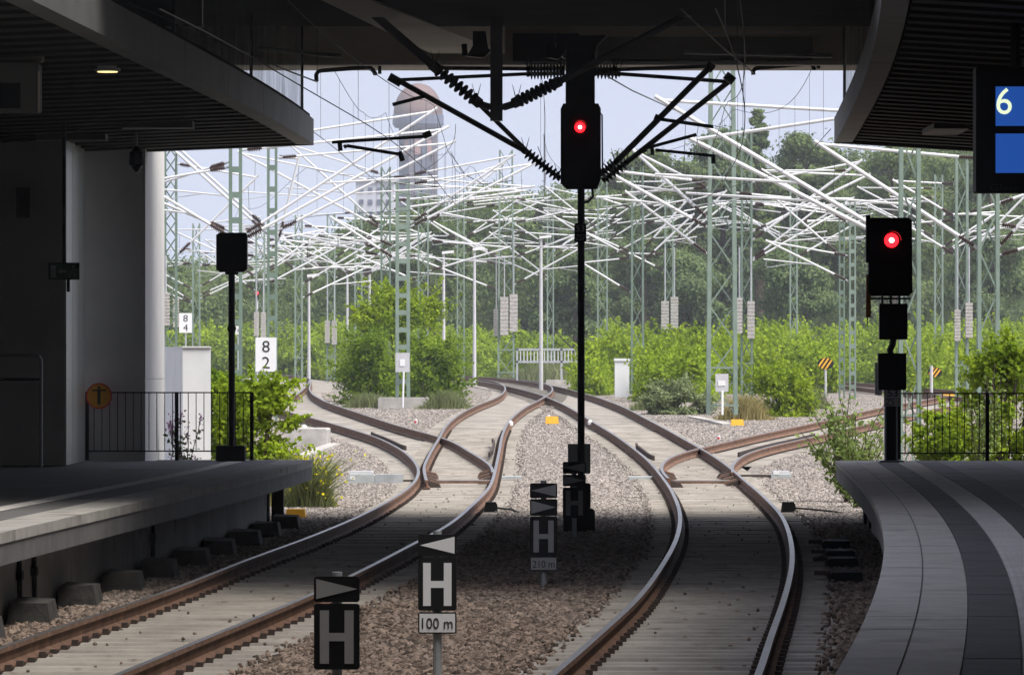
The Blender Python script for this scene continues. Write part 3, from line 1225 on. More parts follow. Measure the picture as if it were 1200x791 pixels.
# pale diagonal beam under the deck
m = MB()
a0 = P(345, -20, 64.5)
a1 = P(410, -20, 64.5)
zb0, zb1 = 6.965, 6.93
m.hexa([(X(372, 66), 66, 6.96), (X(427, 66), 66, 6.96), (X(592, 78.5), 78.5, 7.0), (X(505, 78.5), 78.5, 7.0), (X(372, 66), 66, 7.5), (X(427, 66), 66, 7.5), (X(592, 78.5), 78.5, 7.72), (X(505, 78.5), 78.5, 7.72)])
m.build('diagonal_beam', MAT['bridge'], br)
# pipes and brackets along the girder
for (x0, y0, x1, y1) in ((802, 61, 975, 66), (302, 57, 400, 66)):
    MB().tube(P(x0, y0, 78.4), P(x1, y1, 78.4), .035).build('service_pipe', MAT['tubeg'], br)
MB().bar(P(830, 39, 78.5), P(988, 38, 78.5), .03).build('service_pipe', MAT['lgrey'], br)

# station hall roof behind, from where the picture is taken
hr = empty('hall_roof', (0, 0, 7.6), 'station hall roof over the near end of the platforms', 'roof')
MB().box(-13.9, 13.9, -24.9, 29.5, 7.6, 8.2).build('roof_slab', MAT['bridge'], hr)

r = empty('shade_side_wall', (-14.2, 20, PH), 'unseen left side wall added to shade the hall', 'wall')  # unseen wall added to keep side light out of the hall
MB().box(-14.4, -14.0, -25, 80, -.4, 7.59).build('wall', MAT['bridge'], r)
r = empty('sun_block', (16, 20, 0), 'unseen tall block added on the right to shut out the sun', 'building')  # unseen block added to keep direct sun out of the roof opening
MB().box(14.0, 24.0, -25, 60, -.4, 32).build('wall', MAT['bridge'], r)
MB().box(13.8, 24.2, -25.2, 60.2, 32, 32.6).build('roof', MAT['bridged'], r)
MB().box(14.0, 14.4, 60.005, 80, -.4, 7.59).build('shade_wing_wall', MAT['bridge'], r)  # carries the added light-blocking wall on along the right
r = empty('shade_rear_wall', (0, -25.2, 0), 'unseen rear wall added to shade the hall', 'wall')  # unseen wall added to close the hall to light from behind
MB().box(-14.4, 14.4, -25.4, -25.0, -.4, 7.59).build('wall', MAT['bridge'], r)

# pillars of the left platform and cabin beyond
for (x0, x1, y0, y1, lab) in ((-9.6, -6.53, 75, 78.25, 'wide dark pillar with pale metal side at the left frame edge'), (-6.62, -5.66, 79, 83.4, 'grey concrete pillar behind the round yellow sign')):
    r = empty('bridge_pillar', ((x0 + x1) / 2, y0, PH), lab, 'pillar')
    MB().box(x0, x1 - .02, y0, y1, PH - (0 if y1 < 79 else .9), 7.6).build('core', MAT['wall'], r)
    if y1 < 79:
        for k in range(3):
            d = (y1 - y0) / 3
            MB().box(x1 - .018, x1, y0 + .02 + k * d, y0 + (k + 1) * d - .02, PH + .002, 7.55).build('side_panel', MAT['metalpanel'], r)
    else:
        MB().box(x1 - .018, x1, y0 + .015, y1 - .015, PH - .9, 2.0).build('side_panel', MAT['wall'], r)
        MB().box(x1 - .018, x1, y0 + .015, y1 - .015, 2.01, 7.55).build('side_panel', MAT['wall'], r)
# abutment wall on the right, mostly hidden by the canopy
r = empty('bridge_pillar', (10, 79, PH), 'dark bridge pillar on the right platform behind the display board', 'pillar')
MB().box(10.5, 12.0, 76, 80, PH, 7.6).build('core', MAT['wall'], r)


# ------------------------------------------------------------------ lettering
def text(string, mat, parent, c, w=None, h=None, name='lettering', bold=0.0):
    """flat lettering facing the camera side, centred at c, fitted to width w and height h"""
    cu = bpy.data.curves.new('lettering', 'FONT')
    cu.body = string
    cu.align_x = 'CENTER'
    cu.align_y = 'CENTER'
    cu.extrude = .002
    cu.offset = bold
    cu.resolution_u = 4
    tmp = bpy.data.objects.new('tmp_text', cu)
    C.objects.link(tmp)
    dg = bpy.context.evaluated_depsgraph_get()
    me = bpy.data.meshes.new_from_object(tmp.evaluated_get(dg))
    bpy.data.objects.remove(tmp)
    n = len(me.vertices)
    co = np.zeros(n * 3)
    me.vertices.foreach_get('co', co)
    co = co.reshape(-1, 3)
    lo = co.min(0)
    hi = co.max(0)
    mid = (lo + hi) / 2
    sx = (w / (hi[0] - lo[0])) if w else None
    sy = (h / (hi[1] - lo[1])) if h else None
    sx = sx if sx else sy
    sy = sy if sy else sx
    out = np.zeros_like(co)
    out[:, 0] = (co[:, 0] - mid[0]) * sx
    out[:, 2] = (co[:, 1] - mid[1]) * sy
    out[:, 1] = -(co[:, 2] - mid[2])
    me.vertices.foreach_set('co', out.reshape(-1))
    me.materials.clear()
    me.materials.append(mat)
    me.name = name
    me.update()
    return link(name, me, parent, at=c)


MAT['sign_grey'] = M('sign_white_greyed', (.34, .34, .335), .6, .08, 6)  # greyer white for lettering and stop boards, except the pale board
MAT['ink'] = M('ink_black', (.015, .015, .015), .6, .1, 5)


# ------------------------------------------------------------------ H stop boards
def h_sign(label, Z, x0, x1, tris, hb, plate, ymid_post, mat):
    xc = (x0 + x1) / 2
    base = Vector((X(xc, Z), Z, gz(Z)))
    r = empty('stop_sign', base, label, 'sign', 'stop boards between the tracks')
    k = Z / F
    MB().tube((base.x, Z + .05, gz(Z) - .1), (base.x, Z + .05, H(tris[0][0] - 1, Z) + .02), .034, n=12).build('post', MAT['galv'], r)
    for (ya, yb, d) in tris:
        bd = MB().bbox(X(x0, Z), X(x1, Z), Z - .02, Z, H(yb, Z), H(ya, Z), .012).build('arrow_board', MAT['black'], r)
        a, b = X(x0 + 2.2 * 40 / Z, Z), X(x1 - 2.2 * 40 / Z, Z)
        t, bt = H(ya + (yb - ya) * .1, Z), H(yb - (yb - ya) * .12, Z)
        pts = [(a, Z - .024, (t + bt) / 2), (b, Z - .024, bt), (b, Z - .024, t)] if d < 0 else [(b, Z - .024, (t + bt) / 2), (a, Z - .024, t), (a, Z - .024, bt)]
        MB().prism(pts, (0, .003, 0)).build('triangle', mat, bd)
    ya, yb = hb
    bd = MB().bbox(X(x0, Z), X(x1, Z), Z - .02, Z, H(yb, Z), H(ya, Z), .012).build('letter_board', MAT['black'], r)
    w = (x1 - x0)
    m = MB()
    l0, l1, r0, r1 = x0 + w * .13, x0 + w * .33, x1 - w * .33, x1 - w * .13
    t, bt = H(ya + (yb - ya) * .10, Z), H(yb - (yb - ya) * .09, Z)
    c = (t + bt) / 2
    hh = w * .09 * k
    m.box(X(l0, Z), X(l1, Z), Z - .024, Z - .021, bt, t)
    m.box(X(r0, Z), X(r1, Z), Z - .024, Z - .021, bt, t)
    m.box(X(l1, Z), X(r0, Z), Z - .024, Z - .021, c - hh, c + hh)
    m.build('letter_h', mat, bd)
    if plate:
        ya, yb, s = plate
        bd = MB().bbox(X(x0, Z), X(x1, Z), Z - .02, Z, H(yb, Z), H(ya, Z), .008).build('distance_plate', MAT['black'], r)
        e = 1.6 * 40 / Z
        MB().box(X(x0 + e, Z), X(x1 - e, Z), Z - .024, Z - .0205, H(yb - e, Z), H(ya + e, Z)).build('plate_face', mat, bd)
        text(s, MAT['ink'], bd, (X(xc, Z), Z - .0275, H((ya + yb) / 2 + .3, Z)), w=w * .80 * k, h=(yb - ya) * .50 * k)
    return r


h_sign('nearest stop board, H under a right pointing triangle, cut by the lower frame edge', 33, 368, 421.5, [(675, 705, 1)], (707, 784), None, 800, MAT['sign_grey'])
h_sign('pale stop board H with left triangle and plate 100 m on the ballast', 39.3, 490, 535, [(626, 651.5, -1)], (653, 715), (717, 742, '100 m'), 775, MAT['white'])
h_sign('dark stop board H with two triangles and plate 210 m in the bridge shade', 56.5, 621, 653, [(566, 583.5, -1), (584.5, 604, 1)], (605, 651), (652, 668.5, '210 m'), 672, MAT['sign_grey'])
h_sign('farthest stop board H with two triangles at the foot of the tall signal', 72, 659.5, 686.5, [(541, 555, -1), (556, 569.5, 1)], (571, 607), None, 617, MAT['sign_grey'])

# ------------------------------------------------------------------ signals


def lens(parent, c, r, hood=True):
    l = MB().lathe(c, Vector(c) + Vector((0, -.03, 0)), [(0, r), (.6, r * .95), (1, r * .6)], 24).build('red_lens', MAT['lensred'], parent, smooth=True)
    MB().lathe(Vector(c) + Vector((0, -.031, 0)), Vector(c) + Vector((0, -.036, 0)), [(0, r * .36), (1, r * .30)], 20).build('lit_core', MAT['lenscore'], l)
    if hood:
        m = MB()
        n = 12
        for k in range(n):
            a0 = math.pi * k / n
            a1 = math.pi * (k + 1) / n
            R = r * 1.25
            p = [(c[0] + R * math.cos(a), c[1] + d, c[2] + R * math.sin(a)) for a, d in ((a0, 0), (a1, 0), (a1, -.18), (a0, -.18))]
            q = [(c[0] + (R + .008) * math.cos(a), c[1] + d, c[2] + (R + .008) * math.sin(a)) for a, d in ((a0, 0), (a1, 0), (a1, -.18), (a0, -.18))]
            m.hexa(p + q)
        m.build('lamp_hood', MAT['black'], parent)


# tall centre signal
Z = 74.5
cx = X(681, Z)
sg = empty('railway_signal', (cx, Z, gz(Z)), 'tall black railway signal with red light on the post between the tracks', 'signal')
MB().tube((cx, Z, gz(Z)), (cx, Z, H(220, Z)), .052, n=16).build('post', MAT['black'], sg)
MB().bbox(X(660, Z), X(697, Z), Z - .15, Z + .25, gz(Z) - .03, H(596, Z), .03).build('post_base', MAT['blackm'], sg)
MB().bbox(X(668, Z), X(692, Z), Z - .12, Z + .12, H(596, Z), H(566, Z), .02).build('junction_box', MAT['blackm'], sg)
bk = MB().bbox(X(665.5, Z), X(692, Z), Z + .06, Z + .10, H(555, Z), H(520, Z), .01).build('rear_cabinet', MAT['boxgrey'], sg)
hd = MB().prism([(X(a, Z), Z - .1, H(b, Z)) for a, b in ((657, 215), (657, 128), (660, 122), (701, 122), (704, 128), (704, 210), (700, 222), (664, 222))], (0, .2, 0)).build('signal_head', MAT['black'], sg)
MB().prism([(X(a, Z), Z - .13, H(b, Z)) for a, b in ((660.5, 214), (660.5, 150), (662, 147), (699, 147), (700.5, 150), (700.5, 214))], (0, .028, 0)).build('front_plate', MAT['blackm'], sg)
MB().box(X(663.5, Z), X(697, Z), Z + .02, Z + .16, H(121.5, Z), H(68, Z)).build('upper_box', MAT['black'], sg)
lens(sg, (X(679.5, Z), Z - .132, H(150, Z)), .075)
MB().path([P(701, 130, Z), P(705.5, 135, Z), P(706, 200, Z), P(700, 214, Z)], .012).build('conduit', MAT['black'], sg)
MB().path([P(694, 222, Z), P(695, 230, Z), P(690, 236, Z), P(683, 238, Z)], .018).build('conduit', MAT['black'], sg)
np_ = MB().box(X(673, Z), X(687, Z), Z - .075, Z - .06, H(284, Z), H(262, Z)).build('number_plate', MAT['blackm'], sg)
text('53', MAT['sign_grey'], np_, (X(680, Z), Z - .079, H(268, Z)), w=9.5 / F * Z, h=7.5 / F * Z)
text('ZS7', MAT['sign_grey'], np_, (X(680, Z), Z - .079, H(278.5, Z)), w=11 / F * Z, h=7 / F * Z)

# right signal on the platform end
Z = 77.5
cx = X(1044, Z)
sr = empty('railway_signal', (cx, Z, PH), 'black railway signal with bright red light on the right platform end', 'signal')
MB().box(X(1038, Z), X(1050, Z), Z - .05, Z + .05, PH, H(457, Z)).build('post', MAT['black'], sr)
for a, b in ((1036.3, 1038.3), (1049.7, 1051.7)):
    MB().box(X(a, Z), X(b, Z), Z - .07, Z + .07, PH, H(476, Z)).build('post_flange', MAT['galv'], sr)
MB().box(X(1030, Z), X(1058, Z), Z - .2, Z + .2, PH - .004, PH + .03).build('foot_plate', MAT['galv'], sr)
MB().prism([(X(a, Z), Z - .12, H(b, Z)) for a, b in ((1017, 343), (1017, 258), (1021, 255.5), (1064, 255.5), (1068, 259), (1068.5, 343), (1064, 347), (1021, 347))], (0, .16, 0)).build('signal_head', MAT['black'], sr)
lens(sr, (X(1044, Z), Z - .122, H(282, Z)), .108)
for x in (1034, 1044, 1054):
    MB().tube(P(x, 347, Z), P(x, 357, Z), .018).build('bracket', MAT['black'], sr)
MB().bar(P(1020, 350, Z), P(1067, 350, Z), .03).build('bracket', MAT['black'], sr)
MB().bbox(X(1030, Z), X(1063, Z), Z - .1, Z + .08, H(398, Z), H(356, Z), .01).build('indicator_box', MAT['black'], sr)
MB().bbox(X(1028.5, Z), X(1061.5, Z), Z - .1, Z + .08, H(457, Z), H(414, Z), .01).build('indicator_box', MAT['black'], sr)
MB().path([P(1047, 397, Z), P(1046, 404, Z), P(1043, 410, Z), P(1044, 416, Z)], .05, 8).build('swan_neck', MAT['black'], sr)
MB().box(X(1026, Z), X(1034, Z), Z + .10, Z + .13, H(463, Z), H(425, Z)).build('rear_plate', MAT['white'], sr)
MB().box(X(1014.5, Z), X(1019.5, Z), Z - .1, Z + .02, H(308, Z), H(252, Z)).build('side_box', MAT['blackm'], sr)
MB().prism([(X(a, Z), Z - .06, H(b, Z)) for a, b in ((1014.8, 322), (1019.5, 322), (1020.5, 372), (1014.5, 372))], (0, .04, 0)).build('side_vane', MAT['orange'], sr)
MB().tube(P(1016.5, 372, Z), P(1016.5, 382, Z), .008).build('vane_rod', MAT['black'], sr)
np_ = MB().box(X(1035.5, Z), X(1055.5, Z), Z - .085, Z - .07, H(476, Z), H(455, Z)).build('number_plate', MAT['lgrey'], sr)
text('53', MAT['ink'], np_, (X(1045.5, Z), Z - .09, H(460.5, Z)), w=12 / F * Z, h=8 / F * Z)
text('ZS 1', MAT['ink'], np_, (X(1045.5, Z), Z - .09, H(470.8, Z)), w=16 / F * Z, h=8 / F * Z)

# left indicator, seen from behind
Z = 78.3
cx = X(271.5, Z)
sl_ = empty('indicator_signal', (cx, Z, PH), 'square black indicator board on a slim post at the left platform end', 'signal')
MB().tube((cx, Z, PH), (cx, Z, H(319, Z)), .05, n=14).build('post', MAT['black'], sl_)
MB().prism([(X(a, Z), Z - .12, H(b, Z)) for a, b in ((254.5, 315), (254.5, 276), (257, 273), (288, 273), (290, 276), (290, 315), (286, 319), (258, 319))], (0, .24, 0)).build('indicator_box', MAT['black'], sl_)
for x in (255, 289):
    MB().box(X(x - 1, Z), X(x + 1, Z), Z - .16, Z - .12, H(317, Z), H(275, Z)).build('box_rim', MAT['blackm'], sl_)
MB().box(X(264, Z), X(279, Z), Z - .05, Z + .05, H(322, Z), H(319.2, Z)).build('mount', MAT['black'], sl_)
MB().bbox(X(254, Z), X(287.5, Z), Z - .2, Z + .25, PH - .003, H(522, Z), .02).build('post_base', MAT['blackm'], sl_)
MB().tube((cx, Z - .01, H(385, Z)), (cx, Z + .01, H(385, Z)), .07, n=10).build('collar', MAT['black'], sl_)


# ------------------------------------------------------------------ railings
def railing(label, xs, Z, ytop, ybot, posts, step):
    x0, x1 = xs
    r = empty('railing', (X(x0, Z), Z, PH), label, 'railing')
    zt, zb = H(ytop, Z), H(ybot, Z)
    MB().bar((X(x0, Z), Z, zt), (X(x1, Z), Z, zt), .03, .02).build('top_rail', MAT['blackm'], r)
    MB().bar((X(x0, Z), Z, zb), (X(x1, Z), Z, zb), .025, .02).build('bottom_rail', MAT['blackm'], r)
    for x in posts:
        MB().bar((X(x, Z), Z, PH - .003), (X(x, Z), Z, zt + .01), .055, .05).build('post', MAT['blackm'], r)
    me = None
    x = x0 + step
    while x < x1 - 2:
        if me is None:
            o = MB().tube((X(x, Z), Z, zb), (X(x, Z), Z, zt), .007, n=6).build('baluster', MAT['blackm'], r, at=(X(x, Z), Z, zb))
            me = o.data
        else:
            link('baluster', me, r, at=(X(x, Z), Z, zb))
        x += step
    return r


railing('thin black railing across the left platform end', (101, 296), 78.9, 460, 528.5, (102, 207, 295), 9.2)
railing('thin black railing across the right platform end', (1052, 1260), 78.4, 461, 531, (1053.5, 1157, 1258), 8.7)

# round prohibition sign on the left railing
Z = 78.7
r = empty('round_sign', (X(116, Z), Z, H(464, Z)), 'round yellow sign with a person holding out both arms on the railing', 'sign')
c = Vector((X(116, Z), Z, H(464, Z)))
MB().tube(c + Vector((0, .01, 0)), c + Vector((0, -.004, 0)), .200, n=40).build('rim', MAT['red'], r)
MB().tube(c + Vector((0, -.005, 0)), c + Vector((0, -.008, 0)), .178, n=40).build('face', MAT['yellowsign'], r)
m = MB()
m.box(c.x - .024, c.x + .024, Z - .012, Z - .009, c.z - .13, c.z + .085)
m.box(c.x - .11, c.x + .11, Z - .012, Z - .0085, c.z + .075, c.z + .10)
m.disc((c.x, Z - .009, c.z + .125), .024, 16)
m.build('figure', MAT['ink'], r)

# handrail loop, far left
Z = 74.0
r = empty('handrail', (X(45, Z), Z, PH), 'grey tubular handrail frame in front of the wide left pillar', 'handrail')
MB().path([P(-12, 416.5, Z), P(42, 416.5, Z), P(46, 418, Z), P(48, 422, Z), (X(48, Z), Z, PH)], .026, 10).build('frame_tube', MAT['galv'], r)
MB().tube(P(-12, 444.5, Z), P(47, 444.5, Z), .022).build('middle_tube', MAT['blackm'], r)

# exit sign on its hanging rod
Z = 70.0
r = empty('exit_sign', P(75, 318, Z), 'dark green exit sign with running figure hanging from a thin rod', 'sign')
MB().bar(P(75, 118, Z), P(75, 308, Z), .045).build('rod', MAT['blackm'], r)
MB().box(X(57, Z), X(93, Z), Z - .05, Z + .05, H(328, Z), H(308, Z)).build('housing', MAT['blackm'], r)
f = MB().box(X(58.5, Z), X(91.5, Z), Z - .055, Z - .051, H(326.5, Z), H(309.5, Z)).build('face', MAT['exitgreen'], r)
m = MB()
m.box(X(60, Z), X(66, Z), Z - .06, Z - .056, H(325, Z), H(311, Z))
m.build('door_symbol', MAT['lgrey'], f)
m = MB()
m.prism([(X(a, Z), Z - .06, H(b, Z)) for a, b in ((68, 318), (72, 314), (72, 316.5), (78, 316.5), (78, 319.5), (72, 319.5), (72, 322))], (0, .003, 0))
m.build('arrow', MAT['lgrey'], f)
m = MB()
m.disc((X(86.5, Z), Z - .0565, H(312.5, Z)), .018, 12)
m.bar((X(86, Z), Z - .058, H(314.5, Z)), (X(84, Z), Z - .058, H(319.5, Z)), .03, .004)
m.bar((X(84, Z), Z - .058, H(319.5, Z)), (X(88.5, Z), Z - .058, H(321.5, Z)), .02, .004)
m.bar((X(88.5, Z), Z - .058, H(321.5, Z)), (X(88, Z), Z - .058, H(325, Z)), .018, .004)
m.bar((X(84, Z), Z - .0585, H(319.5, Z)), (X(80.5, Z), Z - .0585, H(324.5, Z)), .02, .004)
m.bar((X(86, Z), Z - .0575, H(315.5, Z)), (X(90.5, Z), Z - .0575, H(317.5, Z)), .015, .004)
m.build('running_figure', MAT['lgrey'], f)
MB().tube(P(80, 328, Z), P(80, 342, Z), .022).build('stub', MAT['blackm'], r)

# dome camera under the canopy
Z = 74.0
r = empty('dome_camera', P(160, 196, Z), 'black dome camera hanging below the left canopy', 'camera')
MB().tube(P(160, 150, Z), P(160, 178, Z), .018).build('stem', MAT['galv'], r)
MB().lathe(P(160, 172, Z), P(160, 194, Z), [(0, .05), (.2, .06), (.3, .10), (.95, .11), (1, .10)], 20).build('housing', MAT['blackm'], r)
MB().lathe(P(160, 194, Z), P(160, 202, Z), [(0, .075), (.4, .068), (.8, .04), (1, .01)], 18).build('dome', MAT['glassd'], r, smooth=True)

# wall lamp on the wide pillar
Z = 74.85
r = empty('wall_lamp', P(25, 250, Z), 'dark wall lamp with a pale edge on the wide left pillar', 'lamp')
MB().box(X(20, Z), X(34, Z), Z - .12, Z + .14, H(255, Z), H(220, Z)).build('housing', MAT['black'], r)
MB().box(X(15.5, Z), X(19.5, Z), Z - .14, Z - .02, H(255, Z), H(222, Z)).build('light_cover', MAT['lgrey'], r)

# hanging display, top left
Z = 56.0
r = empty('hanging_display', P(28, 90, Z), 'grey hanging train display box under the left canopy, cut by the frame edge', 'display')
MB().bbox(X(-40, Z), X(46, Z), Z - .1, Z + .3, H(132, Z), H(74, Z), .02).build('housing', MAT['canopy'], r)
MB().box(X(-34, Z), X(25, Z), Z - .108, Z - .101, H(128, Z), H(98, Z)).build('screen', MAT['glassd'], r)
MB().bar(P(45.5, 132, Z - .12), P(45.5, 84, Z - .12), .02).build('edge_strip', MAT['pav_light'], r)
MB().bbox(X(-30, Z), X(50, Z), Z - .05, Z + .2, H(73, Z), H(38, Z), .02).build('mounting_box', MAT['soffit2'], r)
MB().box(X(12, Z), X(31, Z), Z - .056, Z - .051, H(67, Z), H(42, Z)).build('mounting_panel', MAT['canopy'], r)
MB().box(X(33, Z), X(47, Z), Z - .056, Z - .051, H(67, Z), H(42, Z)).build('mounting_panel', MAT['canopy'], r)
MB().tube(P(10, 38, Z), P(10, 8, Z), .03).build('hanger', MAT['blackm'], r)
MB().tube(P(38, 38, Z), P(38, 8, Z), .03).build('hanger', MAT['blackm'], r)

# display with the 6, right
Z = 50.0
r = empty('platform_display', P(1180, 150, Z), 'black platform display with blue screens showing the number 6', 'display')
MB().bbox(X(1143.5, Z), X(1290, Z), Z - .02, Z + .3, H(226, Z), H(79, Z), .015).build('housing', MAT['black'], r)
for ya, yb in ((102, 148), (157, 203)):
    sc = MB().box(X(1166.5, Z), X(1282, Z), Z - .03, Z - .021, H(yb, Z), H(ya, Z)).build('screen', MAT['screen'], r)
    if ya == 102:
        text('6', MAT['glyph'], sc, (X(1176.3, Z), Z - .034, H(119, Z)), w=18 / F * Z, h=31 / F * Z, bold=.0)
text('Gleis', M('faint_grey_print', (.035, .035, .037), .6, .1, 5), r, (X(1176, Z), Z - .0225, H(220, Z)), w=32 / F * Z, h=8 / F * Z)
MB().tube(P(1190, 79, Z), (X(1190, Z), Z, 5.60), .05).build('hanger', MAT['black'], r)
MB().tube(P(1250, 79, Z), (X(1250, Z), Z, 5.60), .05).build('hanger', MAT['black'], r)
r = empty('ceiling_loudspeaker', P(1178, 12, 52), 'dark loudspeaker box under the right canopy above the display', 'loudspeaker')
MB().bbox(X(1150, 52), X(1192, 52), 51.9, 52.2, H(22, 52), H(2, 52), .03).build('box', MAT['black'], r)
MB().tube(P(1172, 3, 52.05), (X(1172, 52.05), 52.05, CZ + .02), .03).build('stem', MAT['black'], r)

# ------------------------------------------------------------------ small lineside things


def yellow_box(label, x0, x1, y0, y1, mat, name='marker_box'):
    z = gdepth(y1 - 1)
    r = empty(name, (X((x0 + x1) / 2, z), z, gz(z)), label, 'box', 'yellow lineside boxes')
    b = (x1 - x0) * .06
    m = MB()
    m.hexa([(X(x0, z), z, gz(z) + .06), (X(x1, z), z, gz(z) + .06), (X(x1, z), z + .35, gz(z) + .06), (X(x0, z), z + .35, gz(z) + .06),
            (X(x0 + b, z), z + .03, H(y0, z)), (X(x1 - b, z), z + .03, H(y0, z)), (X(x1 - b, z), z + .30, H(y0, z)), (X(x0 + b, z), z + .30, H(y0, z))])
    m.build('cover', mat, r)
    MB().box(X(x0 + b, z), X(x1 - b, z), z + .05, z + .30, gz(z) - .05, gz(z) + .06).build('foot', MAT['blackm'], r)
    return r


yellow_box('yellow box on the ballast left of the tall signal post', 639, 655, 488, 499, MAT['yellow'])
yellow_box('yellow box in front of the wide green lattice mast', 856.5, 872, 491.5, 501, MAT['yellow'])
yellow_box('yellow box behind the right railing', 1104.5, 1120, 462, 471, MAT['yellow'])
yellow_box('amber box at the end of the left platform', 334.5, 358, 596.5, 609, MAT['yellow'])


def peg(label, x, y0, y1):
    z = gdepth(y1 + 1)
    r = empty('marker_peg', (X(x, z), z, gz(z)), label, 'peg', 'red and white marker pegs')
    MB().tube((X(x, z), z, gz(z) - .02), (X(x, z), z, H(y0, z)), .05, .045, n=10).build('white_peg', MAT['white'], r)
    MB().box(X(x - 1.4, z), X(x + 1.4, z), z - .056, z - .046, H(y1 - 1.5, z), H(y0 + 2, z)).build('red_band', MAT['red'], r)


peg('small red and white peg right of the concrete mast footing', 409 + 78, 491, 497)
peg('small red and white peg beside the right junction', 842, 510, 516)
peg('small red and white peg behind the right railing', 1092.5, 463, 469)
peg('small red and white peg behind the yellow box by the tall signal', 642.5, 486, 490)

# axle counters with cables, black
for (x0, x1, y0, y1, lab, pts) in ((567, 583, 588, 602, 'black axle counter box clamped to the left track with a cable', [(583, 595), (600, 597), (612, 602), (630, 604)]),
                                   (915, 932, 588, 602, 'black axle counter box clamped to the right track with a cable', [(932, 595), (950, 596.5), (975, 599), (1005, 604)])):
    z = gdepth(603)
    r = empty('axle_counter', (X((x0 + x1) / 2, z), z, gz(z)), lab, 'box', 'axle counters')
    MB().prism([(X(a, z), z - .1, H(b, z)) for a, b in ((x0, y1), (x0 + 2, y0), (x1 - 2, y0), (x1, y0 + 4), (x1, y1))], (0, .22, 0)).build('housing', MAT['black'], r)
    MB().box(X(x0 + 4, z), X(x1 - 3, z), z - .02, z + .1, gz(z) - .05, H(y1, z)).build('clamp', MAT['blackm'], r)
    MB().path([P(a, b, z + .02) for a, b in pts], .017).build('cable', MAT['black'], r)

# point machines beside the switches
for (xa, xb, ya, yb, lab, s) in ((407, 478, 552, 567, 'grey point machine left of the left switch', 1), (904, 945, 552, 561, 'grey point machine right of the right switch', -1)):
    z = gdepth(yb + 1)
    r = empty('point_machine', (X((xa + xb) / 2, z), z, gz(z)), lab, 'machine', 'point machines')
    c = xa + (xb - xa) * (.45 if s > 0 else .6)
    MB().bbox(X(xa, z), X(c, z), z, z + .6, gz(z), H(ya + 4, z), .02).build('motor_box', MAT['boxgrey'], r)
    MB().bbox(X(xa + 2, z), X(c - 2, z), z + .1, z + .5, H(ya + 4, z), H(ya, z), .02).build('lid', MAT['lgrey'], r)
    MB().box(X(xa + 3, z), X(xa + 9, z), z - .006, z - .001, H(yb - 5, z), H(yb - 9, z)).build('label_plate', MAT['white'], r)
    if s > 0:
        MB().bbox(X(c + .5, z), X(xb - 6, z), z + .1, z + .45, gz(z), H(ya + 4, z), .01).build('rod_housing', MAT['galv'], r)
        MB().bar((X(xb - 8, z), z + .3, gz(z) + .1), (f1l(z), z + .3, gz(z) + .1), .05).build('throw_rod', MAT['dark'], r)
    else:
        MB().bar((X(xa, z), z + .3, gz(z) + .1), (f2r(z), z + .3, gz(z) + .1), .05).build('throw_rod', MAT['dark'], r)
for (a, b, y, lab) in ((588, 611, 562, 'grey rod cover right of the left switch'), (737, 765, 562.5, 'grey rod cover left of the right switch')):
    z = gdepth(y + 2)
    o = MB().hexa([(X(q, z), zz, h) for h in (gz(z), gz(z) + .13) for q, zz in ((a, z), (b, z), (b, z + .6), (a, z + .6))]).build('rod_cover', MAT['boxgrey'])
    tag(o, lab, 'cover', 'rod covers')
# white caps on the rails
for (x, y, par) in ((356.5, 499, b1), (598.5, 494.5, t1), (691.5, 493.5, t2), (554.5, 445.5, t1)):
    z = depth(y)
    c = P(x, y, z - .2)
    MB().lathe(c + Vector((0, 0, -.09)), c + Vector((0, 0, .035)), [(0, .06), (.5, .065), (.8, .05), (1, .015)], 12).build('rail_cap', MAT['white'], par)

# concrete footing left, cabinet, cable ducts
z = gdepth(480)
o = MB().bbox(X(443, z), X(502, z), z, z + 1.4, gz(z) - .1, H(466, z), .03).build('concrete_footing', MAT['found'])
tag(o, 'low concrete footing at the base of the mast with a small white board', 'footing')
z = gdepth(524)
o = MB().bbox(X(335, z), X(383, z), z, z + 2.5, gz(z) - .1, H(502.5, z), .03).build('concrete_retaining_block', MAT['found'])
tag(o, 'low concrete block beside the left branch track by the bush', 'block')
z = gdepth(467)
r = empty('lineside_cabinet', (X(729, z), z, gz(z)), 'slim white lineside cabinet right of the tall signal post', 'cabinet')
MB().bbox(X(720.5, z), X(737.5, z), z, z + .5, gz(z) - .1, H(423, z), .02).build('body', MAT['whitebox'], r)
MB().bbox(X(719.5, z), X(738.5, z), z - .04, z + .54, H(423, z), H(420, z), .015).build('lid', MAT['whitebox'], r)
z = 88.0
r = empty('relay_cabin', (X(220, z), z, gz(z)), 'large white concrete cabin beside the grey pillar', 'cabin')
MB().hexa([(X(a, zz), zz, h) for h in (gz(z) - .1, H(407.5, z)) for a, zz in ((214, 88), (247, 88), (247, 92.5), (186, 92.5))]).build('wall', MAT['whitebox'], r)
MB().hexa([(X(a, zz), zz, h) for h in (H(407.5, z), H(405.8, z)) for a, zz in ((213.5, 87.97), (247.5, 87.97), (247.5, 92.6), (185.5, 92.6))]).build('roof', MAT['white'], r)
for (x0, x1, y0, y1, lab) in ((683, 703, 452, 461, 'rusty brown equipment box beside the white cabinet'), (640, 672, 445, 452, 'low pale concrete slab behind the far junction')):
    z = gdepth(y1 + 1)
    o = MB().bbox(X(x0, z), X(x1, z), z, z + .6, gz(z) - .05, H(y0, z), .02).build('equipment_box', MAT['found'] if x0 < 650 else MAT['dark'])
    tag(o, lab, 'box')
